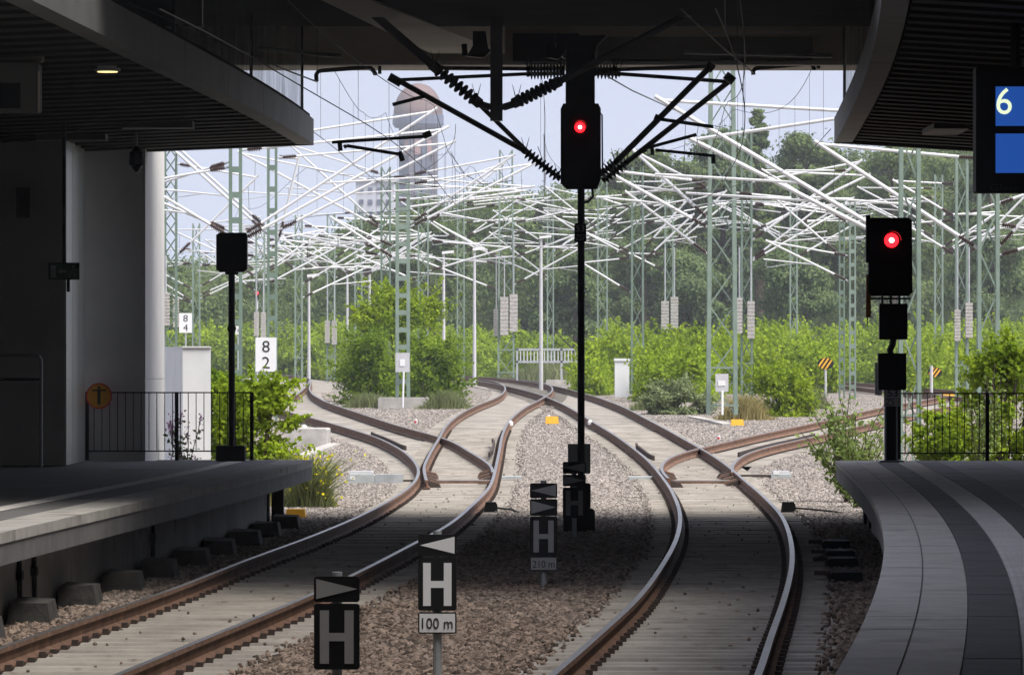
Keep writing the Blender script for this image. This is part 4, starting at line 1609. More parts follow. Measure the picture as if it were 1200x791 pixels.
# cable troughs lying on the ballast
for (pts, lab) in (([(812, 491), (832, 495), (853, 500)], 'pale concrete cable trough before the wide lattice mast'), ([(350, 540), (372, 530), (392, 523)], 'pale concrete cable trough beside the left bush')):
    mb = MB()
    q = []
    for a, b in pts:
        z = gdepth(b)
        q.append(Vector((X(a, z), z, gz(z) + .05)))
    for i in range(len(q) - 1):
        mb.bar(q[i], q[i + 1], .3, .12)
    tag(mb.build('cable_trough', MAT['found']), lab, 'trough')
for z in (61.5, 64, 67.5, 57.5):
    x = f2r(z) + .62
    r = empty('rail_equipment', (x, z, -.2), 'dark equipment box row beside the right rail, %s' % {57.5: 'nearest one', 61.5: 'second one', 64: 'third one', 67.5: 'farthest one'}[z], 'box', 'boxes beside the right rail')
    MB().bbox(x - .18, x + .18, z, z + .7, -.24, -.08, .02).build('cover', MAT['blackm'], r)
    MB().bar((x - .35, z + .3, -.1), (x - .1, z + .3, -.1), .05).build('rod', MAT['dark'], r)

# ------------------------------------------------------------------ overhead line
def insulator(name, p0, p1, parent, mat, r=.045, sheds=7, n=10):
    prof = [(0, r * .8), (.06, r * .8)]
    for k in range(sheds):
        t = .08 + .84 * k / sheds
        d = .84 / sheds
        prof += [(t, r * .55), (t + d * .3, r * 1.5), (t + d * .5, r * 1.5), (t + d * .8, r * .55)]
    prof += [(.94, r * .8), (1, r * .8)]
    return MB().lathe(p0, p1, prof, n).build(name, mat, parent)


def lerp(a, b, t):
    return Vector(a) + (Vector(b) - Vector(a)) * t


def cantilever(root, mx, Z, ylow, yup, tip, dz=0.0, r=.036, reg=True, mat=None):
    """diagonal and top tube from the mast at photo column mx to the tip, with insulators"""
    mat = mat or MAT['tube']
    Zt = Z + dz
    lo = P(mx, ylow, Z)
    up = P(mx, yup, Z)
    tp = P(tip[0], tip[1], Zt)
    L = (tp - lo).length
    ti = min(.3, .55 / L)
    insulator('insulator', lerp(lo, tp, ti * .25), lerp(lo, tp, ti), root, MAT['insul'])
    MB().tube(lo, lerp(lo, tp, ti * .25), r * .8).build('clamp', MAT['galv'], root)
    MB().tube(lerp(lo, tp, ti), lerp(lo, tp, 1.03), r, n=8).build('diagonal_tube', mat, root, smooth=False)
    insulator('insulator', lerp(up, tp, ti * .25), lerp(up, tp, ti), root, MAT['insul'])
    MB().tube(up, lerp(up, tp, ti * .25), r * .8).build('clamp', MAT['galv'], root)
    MB().tube(lerp(up, tp, ti), lerp(up, tp, 1.0), r * .8, n=8).build('top_tube', mat, root)
    if reg:
        s = 1 if tip[0] > mx else -1
        a = lerp(lo, tp, .42)
        b = Vector((tp.x + s * .15, tp.y, a.z + .18))
        MB().tube(a, b, r * .62, n=6).build('registration_tube', mat, root)
        c = lerp(a, b, .95)
        MB().path([c, c + Vector((0, 0, -.22)), c + Vector((-s * .06, 0, -.26)), c + Vector((-s * 1.0, 0, -.12))], .011, 4).build('steady_arm', MAT['galv'], root)
        q = lerp(lo, tp, .9)
        MB().path([q, q + Vector((s * .03, .02, -.7)), Vector((q.x + s * .05, q.y, b.z))], .008, 4).build('drop_wire', MAT['wire'], root)


GROUP_M = 'overhead line masts'


def flat_mast(label, x, w, Z, ytop, mat=None, batt=.62, base_y=None):
    """two channels joined by batten plates"""
    mat = mat or MAT['green']
    zb = H(base_y, Z) if base_y else gz(Z)
    zt = H(ytop, Z)
    cx = X(x, Z)
    W = w / F * Z
    r = empty('overhead_line_mast', (cx, Z, zb), label, 'mast', GROUP_M)
    ch = W * .24
    for s in (-1, 1):
        MB().box(cx + s * (W / 2 - ch / 2) - ch / 2, cx + s * (W / 2 - ch / 2) + ch / 2, Z - .09, Z + .09, zb, zt).build('channel', mat, r)
    z = zb + .4
    k = 0
    while z < zt - .1:
        MB().box(cx - W / 2 + ch, cx + W / 2 - ch, Z - .088, Z + .088, z, z + .14).build('batten', mat, r)
        z += batt
        k += 1
    MB().box(cx - W / 2 - .01, cx + W / 2 + .01, Z - .1, Z + .1, zt, zt + .03).build('cap_plate', mat, r)
    return r


def lattice_mast(label, x, w, Z, ytop, mat=None, wt=.75, pitch=.85, chord=.075, base_y=None, dd=.55):
    mat = mat or MAT['green']
    zb = H(base_y, Z) if base_y else gz(Z) - .05
    zt = H(ytop, Z)
    cx = X(x, Z)
    W = w / F * Z
    r = empty('overhead_line_mast', (cx, Z, zb), label, 'mast', GROUP_M)

    def cor(z, i):
        t = (z - zb) / (zt - zb)
        h = W / 2 * (1 + (wt - 1) * t)
        d = dd * h * 2 / 2
        return Vector((cx + (-h, h, h, -h)[i], Z + (-d, -d, d, d)[i], z))
    for i in range(4):
        MB().bar(cor(zb, i), cor(zt, i), chord, chord).build('chord', mat, r)
    m = MB()
    n = max(3, int((zt - zb) / pitch))
    for k in range(n):
        a = zb + (zt - zb) * k / n
        b = zb + (zt - zb) * (k + 1) / n
        for (i, j) in ((0, 1), (2, 3)):
            m.bar(cor(a, i if k % 2 else j), cor(b, j if k % 2 else i), .035, .035)
            if i == 0:
                pass
        for (i, j) in ((1, 2), (3, 0)):
            m.bar(cor(a, i if k % 2 else j), cor(b, j if k % 2 else i), .03, .03)
    m.build('bracing', mat, r)
    m = MB()
    for k in (0, 1):
        z = zb + .25 + k * 1.0
        m.bar(cor(z, 0) + Vector((-.08, -.03, 0)), cor(z, 1) + Vector((.08, -.03, 0)), .05)
    m.build('cross_plate', mat, r)
    return r


def weights(root, x, Z, y0, y1, w, rod_top):
    """tensioning weights: a stack of discs on a rod"""
    cx = X(x, Z)
    W = w / F * Z
    MB().tube((cx, Z - .3, H(y1, Z)), (cx, Z - .3, H(rod_top, Z)), .028, n=6).build('weight_rod', MAT['galv'], root)
    n = 10
    zt, zb = H(y0, Z), H(y1, Z)
    h = (zt - zb) / n
    for k in range(n):
        MB().bbox(cx - W / 2, cx + W / 2, Z - .3 - W * .45, Z - .3 + W * .45, zb + k * h + .012, zb + (k + 1) * h - .004, .015).build('counterweight', MAT['weight'], root)


# --- near bracket under the bridge: hanging post with dark tubes over both tracks
Z = 77.0
db = empty('catenary_bracket', (X(680, Z), Z, H(95, Z)), 'dark catenary bracket with insulators hanging from the bridge behind the tall signal', 'bracket')
MB().box(X(663, Z), X(697, Z), Z - .1, Z + .35, H(210, Z), 6.985).build('hanging_post', MAT['black'], db)
MB().prism([(X(a, Z), Z + .36, H(b, Z)) for a, b in ((650, 48), (655, 62), (664, 68), (696, 68), (700, 52), (712, 40), (650, 40))], (0, .3, 0)).build('post_head', MAT['black'], db)


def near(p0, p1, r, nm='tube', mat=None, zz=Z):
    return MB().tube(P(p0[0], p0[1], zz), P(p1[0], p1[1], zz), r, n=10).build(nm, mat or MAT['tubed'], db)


def nins(p0, p1, zz=Z, r=.06, mat=None, sheds=9):
    insulator('insulator', P(p0[0], p0[1], zz), P(p1[0], p1[1], zz), db, mat or MAT['black'], r, sheds, 12)
    d = (P(p1[0], p1[1], zz) - P(p0[0], p0[1], zz)).normalized()
    for t in (.06, .94):
        q = lerp(P(p0[0], p0[1], zz), P(p1[0], p1[1], zz), t)
        m = MB()
        for s in (-1, 1):
            m.tube(q, q + Vector((s * .06, 0, .22)), .010, .003, n=5)
        m.build('bird_spike', MAT['black'], db)


nins((657, 210), (613, 176))
near((613, 176), (462, 92), .042)
near((623, 183), (560, 121), .036, zz=77.6)
nins((703, 205), (722, 190), sheds=5)
near((722, 190), (832, 79), .046)
nins((706, 212), (735, 190), zz=77.8, sheds=6)
near((735, 190), (858, 93), .042, zz=77.8)
nins((662, 81), (617, 81), sheds=10)
near((617, 81), (520, 80), .030)
nins((662, 86), (617, 87), zz=77.8, sheds=10)
near((617, 87), (468, 94), .028, zz=77.8)
nins((697, 82), (723, 82), sheds=6)
near((723, 82), (832, 78), .030)
nins((697, 86), (727, 87), zz=77.8, sheds=6)
near((727, 87), (852, 96), .030, zz=77.8)
for a, b in (((456, 90), (470, 98)), ((828, 76), (836, 82)), ((850, 88), (860, 96))):
    near(a, b, .065, 'tube_clamp')
# steady arms
near((767, 137), (774, 140), .05, 'tube_clamp')
near((774, 140), (836, 149), .028, 'steady_arm')
near((752, 177), (757, 174), .05, 'tube_clamp', zz=77.8)
near((757, 174), (816, 158), .026, 'steady_arm', zz=77.8)
near((764, 174), (765, 182), .03, 'steady_arm', zz=77.8)
near((768, 176), (838, 183), .024, 'steady_arm', zz=77.8)
near((836, 183), (836, 192), .035, 'tube_clamp', zz=77.8)
near((389, 167), (500, 160), .025, 'steady_arm')
near((398, 167), (399, 177), .035, 'tube_clamp')
near((403, 173), (406, 171), .03, 'tube_clamp')
near((406, 171), (468, 181), .026, 'steady_arm')
near((468, 178), (472, 189), .04, 'tube_clamp')
near((460, 123), (498, 113), .028, 'steady_arm')
near((496, 160), (505, 156), .05, 'tube_clamp')

# hanger with two grey insulated tubes in front of the bridge edge
Z2 = 70.5
hb = empty('wire_hanger', (X(582, Z2), Z2, H(140, Z2)), 'grey square hanger with two insulated tubes left of the tall signal', 'hanger')
MB().box(X(574.5, Z2), X(589, Z2), Z2 - .08, Z2 + .08, H(142, Z2), 6.985).build('hanger_post', MAT['tubeg'], hb)
MB().box(X(572.5, Z2), X(591, Z2), Z2 - .1, Z2 + .1, H(129, Z2), H(124, Z2)).build('collar', MAT['tubeg'], hb)


def hin(p0, p1, z0, z1):
    a, b = P(p0[0], p0[1], z0), P(p1[0], p1[1], z1)
    insulator('insulator', a, b, hb, MAT['insulg'], .062, 8, 12)
    for t in (.05, .95):
        q = lerp(a, b, t)
        MB().lathe(q - (b - a) * .09, q + (b - a) * .09, [(0, .05), (.1, .075), (.9, .075), (1, .05)], 12).build('end_cap', MAT['tubeg'], hb)
        m = MB()
        for s in (-1, 1):
            m.tube(q, q + Vector((s * .06, 0, .24)), .010, .003, n=5)
        m.build('bird_spike', MAT['tubeg'], hb)


MB().tube(P(574, 126, Z2), P(561, 122, Z2), .05).build('tube_clamp', MAT['tubeg'], hb)
hin((561, 121), (507, 77), Z2, 70.2)
MB().tube(P(507, 77, 70.2), P(418, 0, 69.8), .060, n=12).build('tube', MAT['tubeg'], hb)
MB().tube(P(590, 126, Z2), P(603, 122, Z2), .05).build('tube_clamp', MAT['tubeg'], hb)
hin((603, 121), (655, 96), Z2, 70.2)
MB().tube(P(655, 96, 70.2), P(835, 2, 69.8), .050, n=12).build('tube', MAT['tubeg'], hb)
# small fixings under the deck
for (x0, x1, y0, y1, lab) in ((542, 575, 38, 68, 'black bracket fixing under the bridge left of the square hanger'), (640, 662, 40, 70, 'black bracket fixing under the bridge beside the tall signal')):
    zz = 71.5
    r = empty('deck_fixing', (X((x0 + x1) / 2, zz), zz, 6.98), lab, 'bracket', 'bracket fixings under the bridge')
    MB().prism([(X(a, zz), zz, H(b, zz)) for a, b in ((x0 + 12, y0 - 1), (x1 - 6, y0 - 1), (x1 - 3, y0 + 18), (x1, y0 + 22), (x1 - 8, y1), (x0 + 5, y1 - 2), (x0 + 12, y0 + 16))], (0, .2, 0)).build('plate', MAT['black'], r)
    MB().tube(P(x0 + 2, y0 + 14, zz - .05), P(x0 + 3, y1 - 2, zz - .05), .04).build('bolt', MAT['black'], r)
for (pts, lab) in (([(371, 96), (370.5, 88), (373, 84), (378, 83), (434, 79), (437, 82), (440, 88)], 'dark bent steady arm under the bridge at the left'), ([(883, 88), (882.5, 84), (885, 81), (890, 80), (948, 75), (952, 77), (954, 82)], 'dark bent steady arm under the bridge at the right')):
    r = empty('steady_arm_assembly', P(pts[0][0], pts[0][1], 79), lab, 'bracket', 'bent steady arms under the bridge')
    MB().path([P(a, b, 79) for a, b in pts], .034, 8).build('arm', MAT['tubed'], r)
    e = pts[-1]
    MB().box(X(e[0] + 3, 79), X(e[0] + 7, 79), 78.95, 79.05, H(e[1] - 1, 79), H(e[1] - 12, 79)).build('mount', MAT['tubed'], r)
    MB().tube(P(e[0] - 1, e[1] - 1, 79), P(e[0] + 2, e[1] - 2, 79), .03).build('insulator', MAT['tubed'], r)


# --- masts outside.  columns and rows are those of the photograph
def wires_for(name, label, pts, r=.010):
    o = MB().path(pts, r, 5).build(name, MAT['wire'])
    return tag(o, label, 'wire', 'overhead wires')


m_ = lattice_mast('dense lattice mast close to the grey pillar at the left', 200, 13, 150, 166, MAT['green'], 1.0, .45, .06)
cantilever(m_, 207, 150, 300, 192, (300, 208))
weights(m_, 195, 150, 343, 382, 9, 300)
weights(m_, 207, 152, 350, 384, 7, 300)
m_ = flat_mast('slim green batten mast behind the square black indicator board', 276, 15.5, 125, 160)
cantilever(m_, 269, 125, 277, 196, (165, 214))
cantilever(m_, 269, 125.6, 271, 190, (158, 224), .8, reg=False)
cantilever(m_, 284, 125, 276, 166, (506, 131), .5)
cantilever(m_, 284, 125.4, 281, 176, (519, 152), 1.2, reg=False)
m_ = flat_mast('slim green batten mast right of the square black indicator board', 319, 12, 138, 166, batt=.58)
cantilever(m_, 313, 138, 274, 150, (195, 168), .2)
cantilever(m_, 313, 138.3, 268, 140, (205, 170), .6, reg=False)
cantilever(m_, 326, 138, 270, 185, (528, 168), .4)
cantilever(m_, 326, 139, 283, 184, (350, 186), reg=False)
m_ = flat_mast('green batten mast at the low concrete footing with a white board', 472, 17, 149, 214, MAT['green2'], .5, base_y=466)
cantilever(m_, 464, 149, 304, 290, (390, 256))
cantilever(m_, 481, 149, 262, 205, (600, 183))
cantilever(m_, 481, 149.5, 266, 216, (625, 192), .5)
bd = MB().box(X(463.5, 148.7), X(480, 148.7), 148.66, 148.7, H(436, 148.7), H(413.5, 148.7)).build('notice_board', MAT['lgrey'], m_)
MB().box(X(468.5, 148.6), X(474.5, 148.6), 148.645, 148.658, H(429, 148.6), H(421, 148.6)).build('notice_print', MAT['white'], bd)
MB().tube(P(472, 478, 148.3), P(473, 436, 148.66), .03).build('notice_post', MAT['lgrey'], m_)
m_ = lattice_mast('green lattice mast left of the batten mast at the concrete footing', 452, 10, 168, 196, MAT['green'], 1.0, .5, .06)
cantilever(m_, 447, 168, 268, 214, (283, 180))
cantilever(m_, 447, 168.4, 266, 204, (340, 170), .5)
cantilever(m_, 457, 168, 236, 207, (622, 219), reg=False)
cantilever(m_, 457, 168.4, 246, 214, (612, 224), .4, reg=False)
cantilever(m_, 447, 168.4, 300, 290, (352, 276), .4)
m_ = lattice_mast('pale green lattice mast right of the batten mast at the concrete footing', 496, 11, 190, 205, MAT['green2'], 1.0, .55, .06)
cantilever(m_, 502, 190, 318, 282, (596, 290))
cantilever(m_, 491, 190, 330, 300, (420, 300))
cantilever(m_, 502, 190.5, 262, 222, (590, 192), .5)
m_ = lattice_mast('green lattice mast with three weight stacks behind the far junction', 593, 18, 228, 176, MAT['green2'], .8, .9, .08, base_y=443)
cantilever(m_, 584, 228, 303, 300, (508, 260), r=.038)
cantilever(m_, 602, 228, 334, 288, (680, 291), r=.038)
cantilever(m_, 584, 228, 340, 308, (480, 300), r=.038)
cantilever(m_, 602, 229, 302, 272, (672, 276), r=.038)
cantilever(m_, 584, 229, 262, 240, (520, 250), r=.038)
cantilever(m_, 602, 229, 262, 232, (670, 246), r=.038, reg=False)
weights(m_, 591, 228, 348, 393, 9.5, 300)
weights(m_, 602, 228, 345, 389, 9.5, 270)
weights(m_, 581.5, 229, 362, 394, 6.5, 300)
m_ = lattice_mast('slim green lattice mast right of the tall signal number plate', 747, 13.5, 186, 196, MAT['green'], .9, .8, .075)
cantilever(m_, 741, 186, 302, 296, (685, 272))
cantilever(m_, 754, 186, 292, 244, (806, 234))
cantilever(m_, 754, 186, 306, 262, (812, 252))
cantilever(m_, 741, 186, 344, 302, (682, 308), reg=False)
cantilever(m_, 741, 186, 244, 228, (700, 231), reg=False)
m_ = lattice_mast('grey green mast with two weight stacks between the slim and the wide lattice mast', 784, 9, 205, 230, MAT['green2'], 1.0, .7, .06)
cantilever(m_, 789, 205, 284, 240, (850, 225))
cantilever(m_, 789, 205.4, 288, 250, (852, 238), .4)
cantilever(m_, 780, 205, 318, 298, (738, 297), reg=False)
weights(m_, 779, 205, 353, 391, 9, 290)
weights(m_, 790, 205, 348, 385, 9, 290)
m_ = lattice_mast('wide green lattice mast standing behind the yellow box', 846, 32, 136, 60, MAT['green2'], .80, .95, .105, base_y=486)
cantilever(m_, 832, 136, 268, 214, (708, 199), r=.046)
cantilever(m_, 832, 136.6, 258, 222, (744, 178), .4, r=.046)
cantilever(m_, 862, 136, 232, 226, (925, 232), reg=False)
cantilever(m_, 832, 137, 300, 220, (735, 226), reg=False)
bd = MB().box(X(838.5, 135.5), X(853.5, 135.5), 135.46, 135.5, H(459, 135.5), H(438, 135.5)).build('notice_board', MAT['lgrey'], m_)
MB().box(X(841.5, 135.4), X(850, 135.4), 135.445, 135.458, H(452, 135.4), H(446, 135.4)).build('notice_print', MAT['white'], bd)
MB().tube(P(846.5, 486, 135.3), P(846.5, 458, 135.46), .028).build('notice_post', MAT['white'], m_)
m_ = lattice_mast('green lattice mast with two weight stacks just right of the wide lattice mast', 875, 12, 178, 150, MAT['green'], .9, .7, .07)
cantilever(m_, 881, 178, 282, 214, (1007, 190), r=.047)
cantilever(m_, 881, 178.5, 272, 200, (1016, 206), .4, r=.047)
cantilever(m_, 881, 179, 304, 240, (964, 240), .6)
cantilever(m_, 881, 179.5, 306, 238, (978, 251), .9)
weights(m_, 866, 178, 349, 391, 7, 290)
weights(m_, 879.5, 178, 353, 397, 8.5, 290)
m_ = flat_mast('narrow green ladder mast left of the right signal', 986.5, 7, 172, 236, MAT['green'], .45)
cantilever(m_, 983, 172, 298, 250, (912, 236))
m_ = flat_mast('second narrow green ladder mast beside the right signal', 999, 8, 170, 236, MAT['green2'], .45)
cantilever(m_, 995, 170, 262, 200, (895, 200))
cantilever(m_, 995, 170, 330, 300, (900, 283))
m_ = lattice_mast('green lattice mast directly behind the right signal', 1066, 22, 108, 160, MAT['green2'], .92, .9, .085)
cantilever(m_, 1056, 108, 284, 134, (776, 118), .2, r=.047)
cantilever(m_, 1056, 108.3, 288, 128, (812, 164), .6, r=.047)
m_ = lattice_mast('distant green mast with weight stacks right of the right signal', 1127, 13, 165, 186, MAT['green2'], .95, .8, .08)
cantilever(m_, 1121, 165, 300, 258, (1060, 262))
cantilever(m_, 1133, 165, 300, 250, (1205, 226))
cantilever(m_, 1121, 165, 255, 216, (1048, 212))
weights(m_, 1121, 165, 363, 400, 7, 290)
weights(m_, 1134.5, 165, 355, 396, 8.5, 290)
m_ = lattice_mast('green lattice mast at the right frame edge below the display', 1158, 22, 118, 150, MAT['green2'], .95, .9, .085)
cantilever(m_, 1147, 118, 292, 186, (960, 169), r=.047)
cantilever(m_, 1168, 118, 292, 240, (1240, 214), r=.047)
cantilever(m_, 1168, 118, 300, 262, (1250, 276), reg=False)
# far, small masts
far = [(305, 10, 230, 262, 'far thin mast with weights behind the eight two board'), (388, 9, 245, 250, 'far thin mast with weights left of the big round bush'), (706, 11, 250, 205, 'far thin green mast right of the tall signal post'),
       (645, 7, 260, 232, 'far thin green mast behind the lamp post beside the grey fence'), (540, 8, 255, 225, 'far thin mast between the lamp posts above the big bush'), (230, 8, 245, 262, 'far thin mast beside the grey pillar'),
       (420, 8, 240, 240, 'far thin mast just left of the big round bush'), (930, 8, 240, 208, 'far thin mast above the striped disc'), (350, 8, 235, 252, 'far thin mast above the far left curve'), (1100, 9, 225, 205, 'far thin mast between the right signal and the display')]
fr = random.Random(11)
for i, (x, w, Zm, yt, lab) in enumerate(far):
    m_ = lattice_mast(lab, x, w, Zm, yt, MAT['green2'], .95, .8, .07)
    for k in range(6):
        s = -1 if k % 2 else 1
        yl = fr.uniform(yt + 52, yt + 98)
        L = fr.uniform(62, 105)
        cantilever(m_, x + s * w / 2, Zm + k * .3, yl, yl - fr.uniform(34, 48), (x + s * L, yl - fr.uniform(36, 52)), fr.uniform(0, 1), r=.038)
    if i < 2:
        weights(m_, x - 4, Zm, 366 + i * 10, 394 + i * 8, 6, 320)
        weights(m_, x + 4, Zm, 366 + i * 10, 396 + i * 8, 6, 320)

# contact and carrier wires along the tracks, with droppers


def cat_wires(label, cf, z0, z1, hc, hm, span=42):
    r = empty('overhead_wires', (cf(z0), z0, hc), label, 'wires', 'contact wires over the tracks')

    def cw(z):
        return Vector((cf(z), z, hc + float(rise(z)) * .8))

    def mw(z):
        t = ((z - z0) % span) / span
        return Vector((cf(z), z, hm + float(rise(z)) * .8 - 4 * .55 * t * (1 - t)))
    zs = list(np.linspace(z0, z1, 60))
    MB().path([cw(z) for z in zs], .007, 5).build('contact_wire', MAT['wire'], r)
    MB().path([mw(z) for z in zs], .006, 5).build('carrier_wire', MAT['wire'], r)
    z = z0 + 3
    while z < min(z1, 150):
        MB().tube(cw(z), mw(z), .004, n=4).build('dropper', MAT['wire'], r)
        z += 6


cat_wires('thin contact and carrier wires above the left track', lambda z: (m1l(z) + f1r(z)) / 2 - .15, 46, 240, 5.45, 6.75)
cat_wires('thin contact and carrier wires above the right track', lambda z: (f2l(z) + f2r(z)) / 2 + .15, 46, 215, 5.45, 6.75)
cat_wires('thin wires above the branch track leaving to the right', lambda z: (f2bl(z) + f2br(z)) / 2, 101, 175, 5.5, 6.9)
cat_wires('thin wires above the branch track leaving to the left', lambda z: (f1l(z) + f1br(z)) / 2, 101, 200, 5.5, 6.9)
cat_wires('thin carrier wires left of the left track beyond the bridge', lambda z: (m1l(z) + f1r(z)) / 2 - 1.9, 82, 200, 6.0, 7.7, 36)
cat_wires('thin carrier wires between the tracks beyond the bridge', lambda z: f1r(z) + 1.0, 84, 210, 5.8, 7.4, 40)
cat_wires('thin carrier wires right of the right track beyond the bridge', lambda z: (f2l(z) + f2r(z)) / 2 + 1.7, 82, 190, 6.0, 7.8, 36)
wires_for('cable', 'thin dark cable hanging across the gap right of the tall signal', [P(712, 90, 77), P(740, 106, 85), P(775, 122, 100), P(830, 147, 136)], .012)
wires_for('cable', 'long thin cable sagging from the bridge at the top left', [P(150, 3, 60), P(240, 42, 66), P(334, 82, 74), P(371, 96, 79)], .012)
wires_for('cable', 'long thin cable slanting from the bridge at the top right', [P(797, 10, 66), P(840, 50, 72), P(883, 86, 79)], .012)
wires_for('cable', 'thin cable looping below the carrier wires left of the tall signal', [P(528, 180, 150), P(545, 205, 150), P(566, 216, 150), P(600, 212, 160)], .014)

# ------------------------------------------------------------------ lamp posts, boards, fence, striped discs


def lamp_post(label, x, ytop, Z, s):
    r = empty('lamp_post', (X(x, Z), Z, gz(Z)), label, 'lamp post', 'lamp posts beyond the junction')
    MB().tube((X(x, Z), Z, gz(Z)), (X(x, Z), Z, H(ytop + 3, Z)), .085, .055, n=10).build('pole', MAT['lgrey'], r)
    a = P(x, ytop + 3, Z)
    k = Z / F
    MB().hexa([(a.x - s * 2 * k, Z - .12, a.z), (a.x + s * 12 * k, Z - .12, a.z + 1.5 * k), (a.x + s * 12 * k, Z + .12, a.z + 1.5 * k), (a.x - s * 2 * k, Z + .12, a.z),
               (a.x - s * 2 * k, Z - .12, a.z + 3 * k), (a.x + s * 12 * k, Z - .12, a.z + 4.5 * k), (a.x + s * 12 * k, Z + .12, a.z + 4.5 * k), (a.x - s * 2 * k, Z + .12, a.z + 3 * k)]).build('lamp_head', MAT['white'], r)


lamp_post('tall grey lamp post in front of the far grey fence', 634, 277, 200, 1)
lamp_post('grey lamp post left of the mast with three weight stacks', 556, 291, 225, 1)
lamp_post('grey lamp post above the right side of the big bush', 520, 295, 235, 1)
lamp_post('far grey lamp post above the left side of the big bush', 433, 312, 260, -1)
lamp_post('far grey lamp post right of the eight two board', 362, 322, 250, 1)
lamp_post('far grey lamp post between bush and far left curve', 407, 315, 270, 1)


def board(label, x0, x1, y0, y1, Z, lines, post_y):
    r = empty('kilometre_board', (X((x0 + x1) / 2, Z), Z, gz(Z)), label, 'sign', 'white number boards')
    b = MB().box(X(x0, Z), X(x1, Z), Z - .03, Z, H(y1, Z), H(y0, Z)).build('board', MAT['white'], r)
    k = Z / F
    n = len(lines)
    for i, t in enumerate(lines):
        yc = y0 + (y1 - y0) * (i + .5 + (.03 if i == 0 else -.03)) / n
        text(t, MAT['ink'], b, (X((x0 + x1) / 2, Z), Z - .034, H(yc, Z)), h=(y1 - y0) * .34 * k, w=(x1 - x0) * .36 * k)
    MB().tube((X((x0 + x1) / 2, Z), Z + .03, gz(Z)), (X((x0 + x1) / 2, Z), Z + .03, H(y0 + 3, Z)), .035).build('post', MAT['galv'], r)


board('white board with black numbers 8 over 2 beside the left masts', 299.5, 324, 395.5, 435.5, 135, ['8', '2'], 440)
board('small far white board with numbers 8 over 4 beside the grey pillar', 210, 225, 367, 390, 210, ['8', '4'], 400)
board('tiny far white board left of the eight two board', 276, 281.5, 382, 392, 240, ['3'], 400)


def striped(label, x0, x1, y0, y1, Z, post=None):
    k = Z / F
    c = P((x0 + x1) / 2, (y0 + y1) / 2, Z)
    r = empty('striped_disc', (c.x, Z, gz(Z)), label, 'sign', 'black and yellow striped discs')
    R = (x1 - x0) / 2 * k
    sq = (y1 - y0) / (x1 - x0)
    n = 28
    d = MB().prism([(c.x + R * math.cos(2 * math.pi * i / n), Z, c.z + R * sq * math.sin(2 * math.pi * i / n)) for i in range(n)], (0, .03, 0)).build('disc', MAT['black'], r)
    for off in (-.62, -.08, .46):
        # clip slanted stripes to the disc
        pts = []
        w = .27
        for u in np.linspace(-1, 1, 9):
            pts.append((off - w / 2 + u * .5, u))
        q = [(a, b) for a, b in pts] + [(a + w, b) for a, b in reversed(pts)]
        q = [(a / max(1, math.hypot(a, b) / .96), b / max(1, math.hypot(a, b) / .96)) for a, b in q]
        MB().prism([(c.x + a * R, Z - .012, c.z + b * R * sq) for a, b in q], (0, .008, 0)).build('stripe', MAT['yellow'], d)
    if post:
        MB().tube(P(post, y1 + 18, Z - .1), P(post, y0 - 2, Z - .1), .05).build('post', MAT['lgrey'], r)
    else:
        MB().tube((c.x, Z + .04, gz(Z)), (c.x, Z + .04, c.z), .04).build('post', MAT['lgrey'], r)


striped('black and yellow striped disc left of the right signal', 958, 977, 419, 433, 175)
striped('black and yellow striped disc behind a pale post right of the right signal', 1087, 1104, 430.5, 442, 170, 1091.5)

Z = 225.0
r = empty('metal_fence', (X(657, Z), Z, gz(Z)), 'long low grey metal fence behind the far junction', 'fence')
for y in (409.5, 424):
    MB().bar(P(605, y, Z), P(710, y, Z), .09).build('rail', MAT['galv'], r)
me = None
for k in range(27):
    x = 606 + k * 4
    if me is None:
        me = MB().bar(P(x, 409.5, Z), P(x, 426, Z), .05).build('picket', MAT['lgrey'], r, at=P(x, 420, Z)).data
    else:
        link('picket', me, r, at=P(x, 420, Z))
for x in (606, 658, 709):
    MB().bar(P(x, 408, Z), (X(x, Z), Z, gz(Z)), .09).build('post', MAT['galv'], r)

# tiny far red signal
Z = 240.0
r = empty('far_signal', (X(301, Z), Z, gz(Z)), 'tiny far signal glowing red behind the left masts', 'signal')
MB().tube((X(301, Z), Z, gz(Z)), (X(301, Z), Z, H(348, Z)), .06).build('post', MAT['lgrey'], r)
MB().bbox(X(298.5, Z), X(303.5, Z), Z - .1, Z + .1, H(352, Z), H(338, Z), .03).build('signal_head', MAT['blackm'], r)
lens(r, (X(301, Z), Z - .11, H(343.5, Z)), .08, False)

# ------------------------------------------------------------------ water tower and pale buildings
Z = 900.0
k = Z / F
cx = X(490, Z)
wt = empty('water_tower', (cx, Z, gz(Z)), 'distant water tower with a round brown dome and pale shaft', 'tower')


def ring(prof, nm, mat, n=28, smooth=False):
    z0, z1 = 0, 1
    m = MB()
    vs = []
    for y, rr in prof:
        for i in range(n):
            a = 2 * math.pi * i / n
            vs.append((cx + rr * k * math.cos(a), Z + rr * k * math.sin(a), H(y, Z)))
    fs = [(i * n + j, i * n + (j + 1) % n, (i + 1) * n + (j + 1) % n, (i + 1) * n + j) for i in range(len(prof) - 1) for j in range(n)]
    fs += [tuple(range(n)), tuple(range((len(prof) - 1) * n, len(prof) * n))]
    m.add(vs, fs)
    return m.build(nm, mat, wt, smooth=smooth)


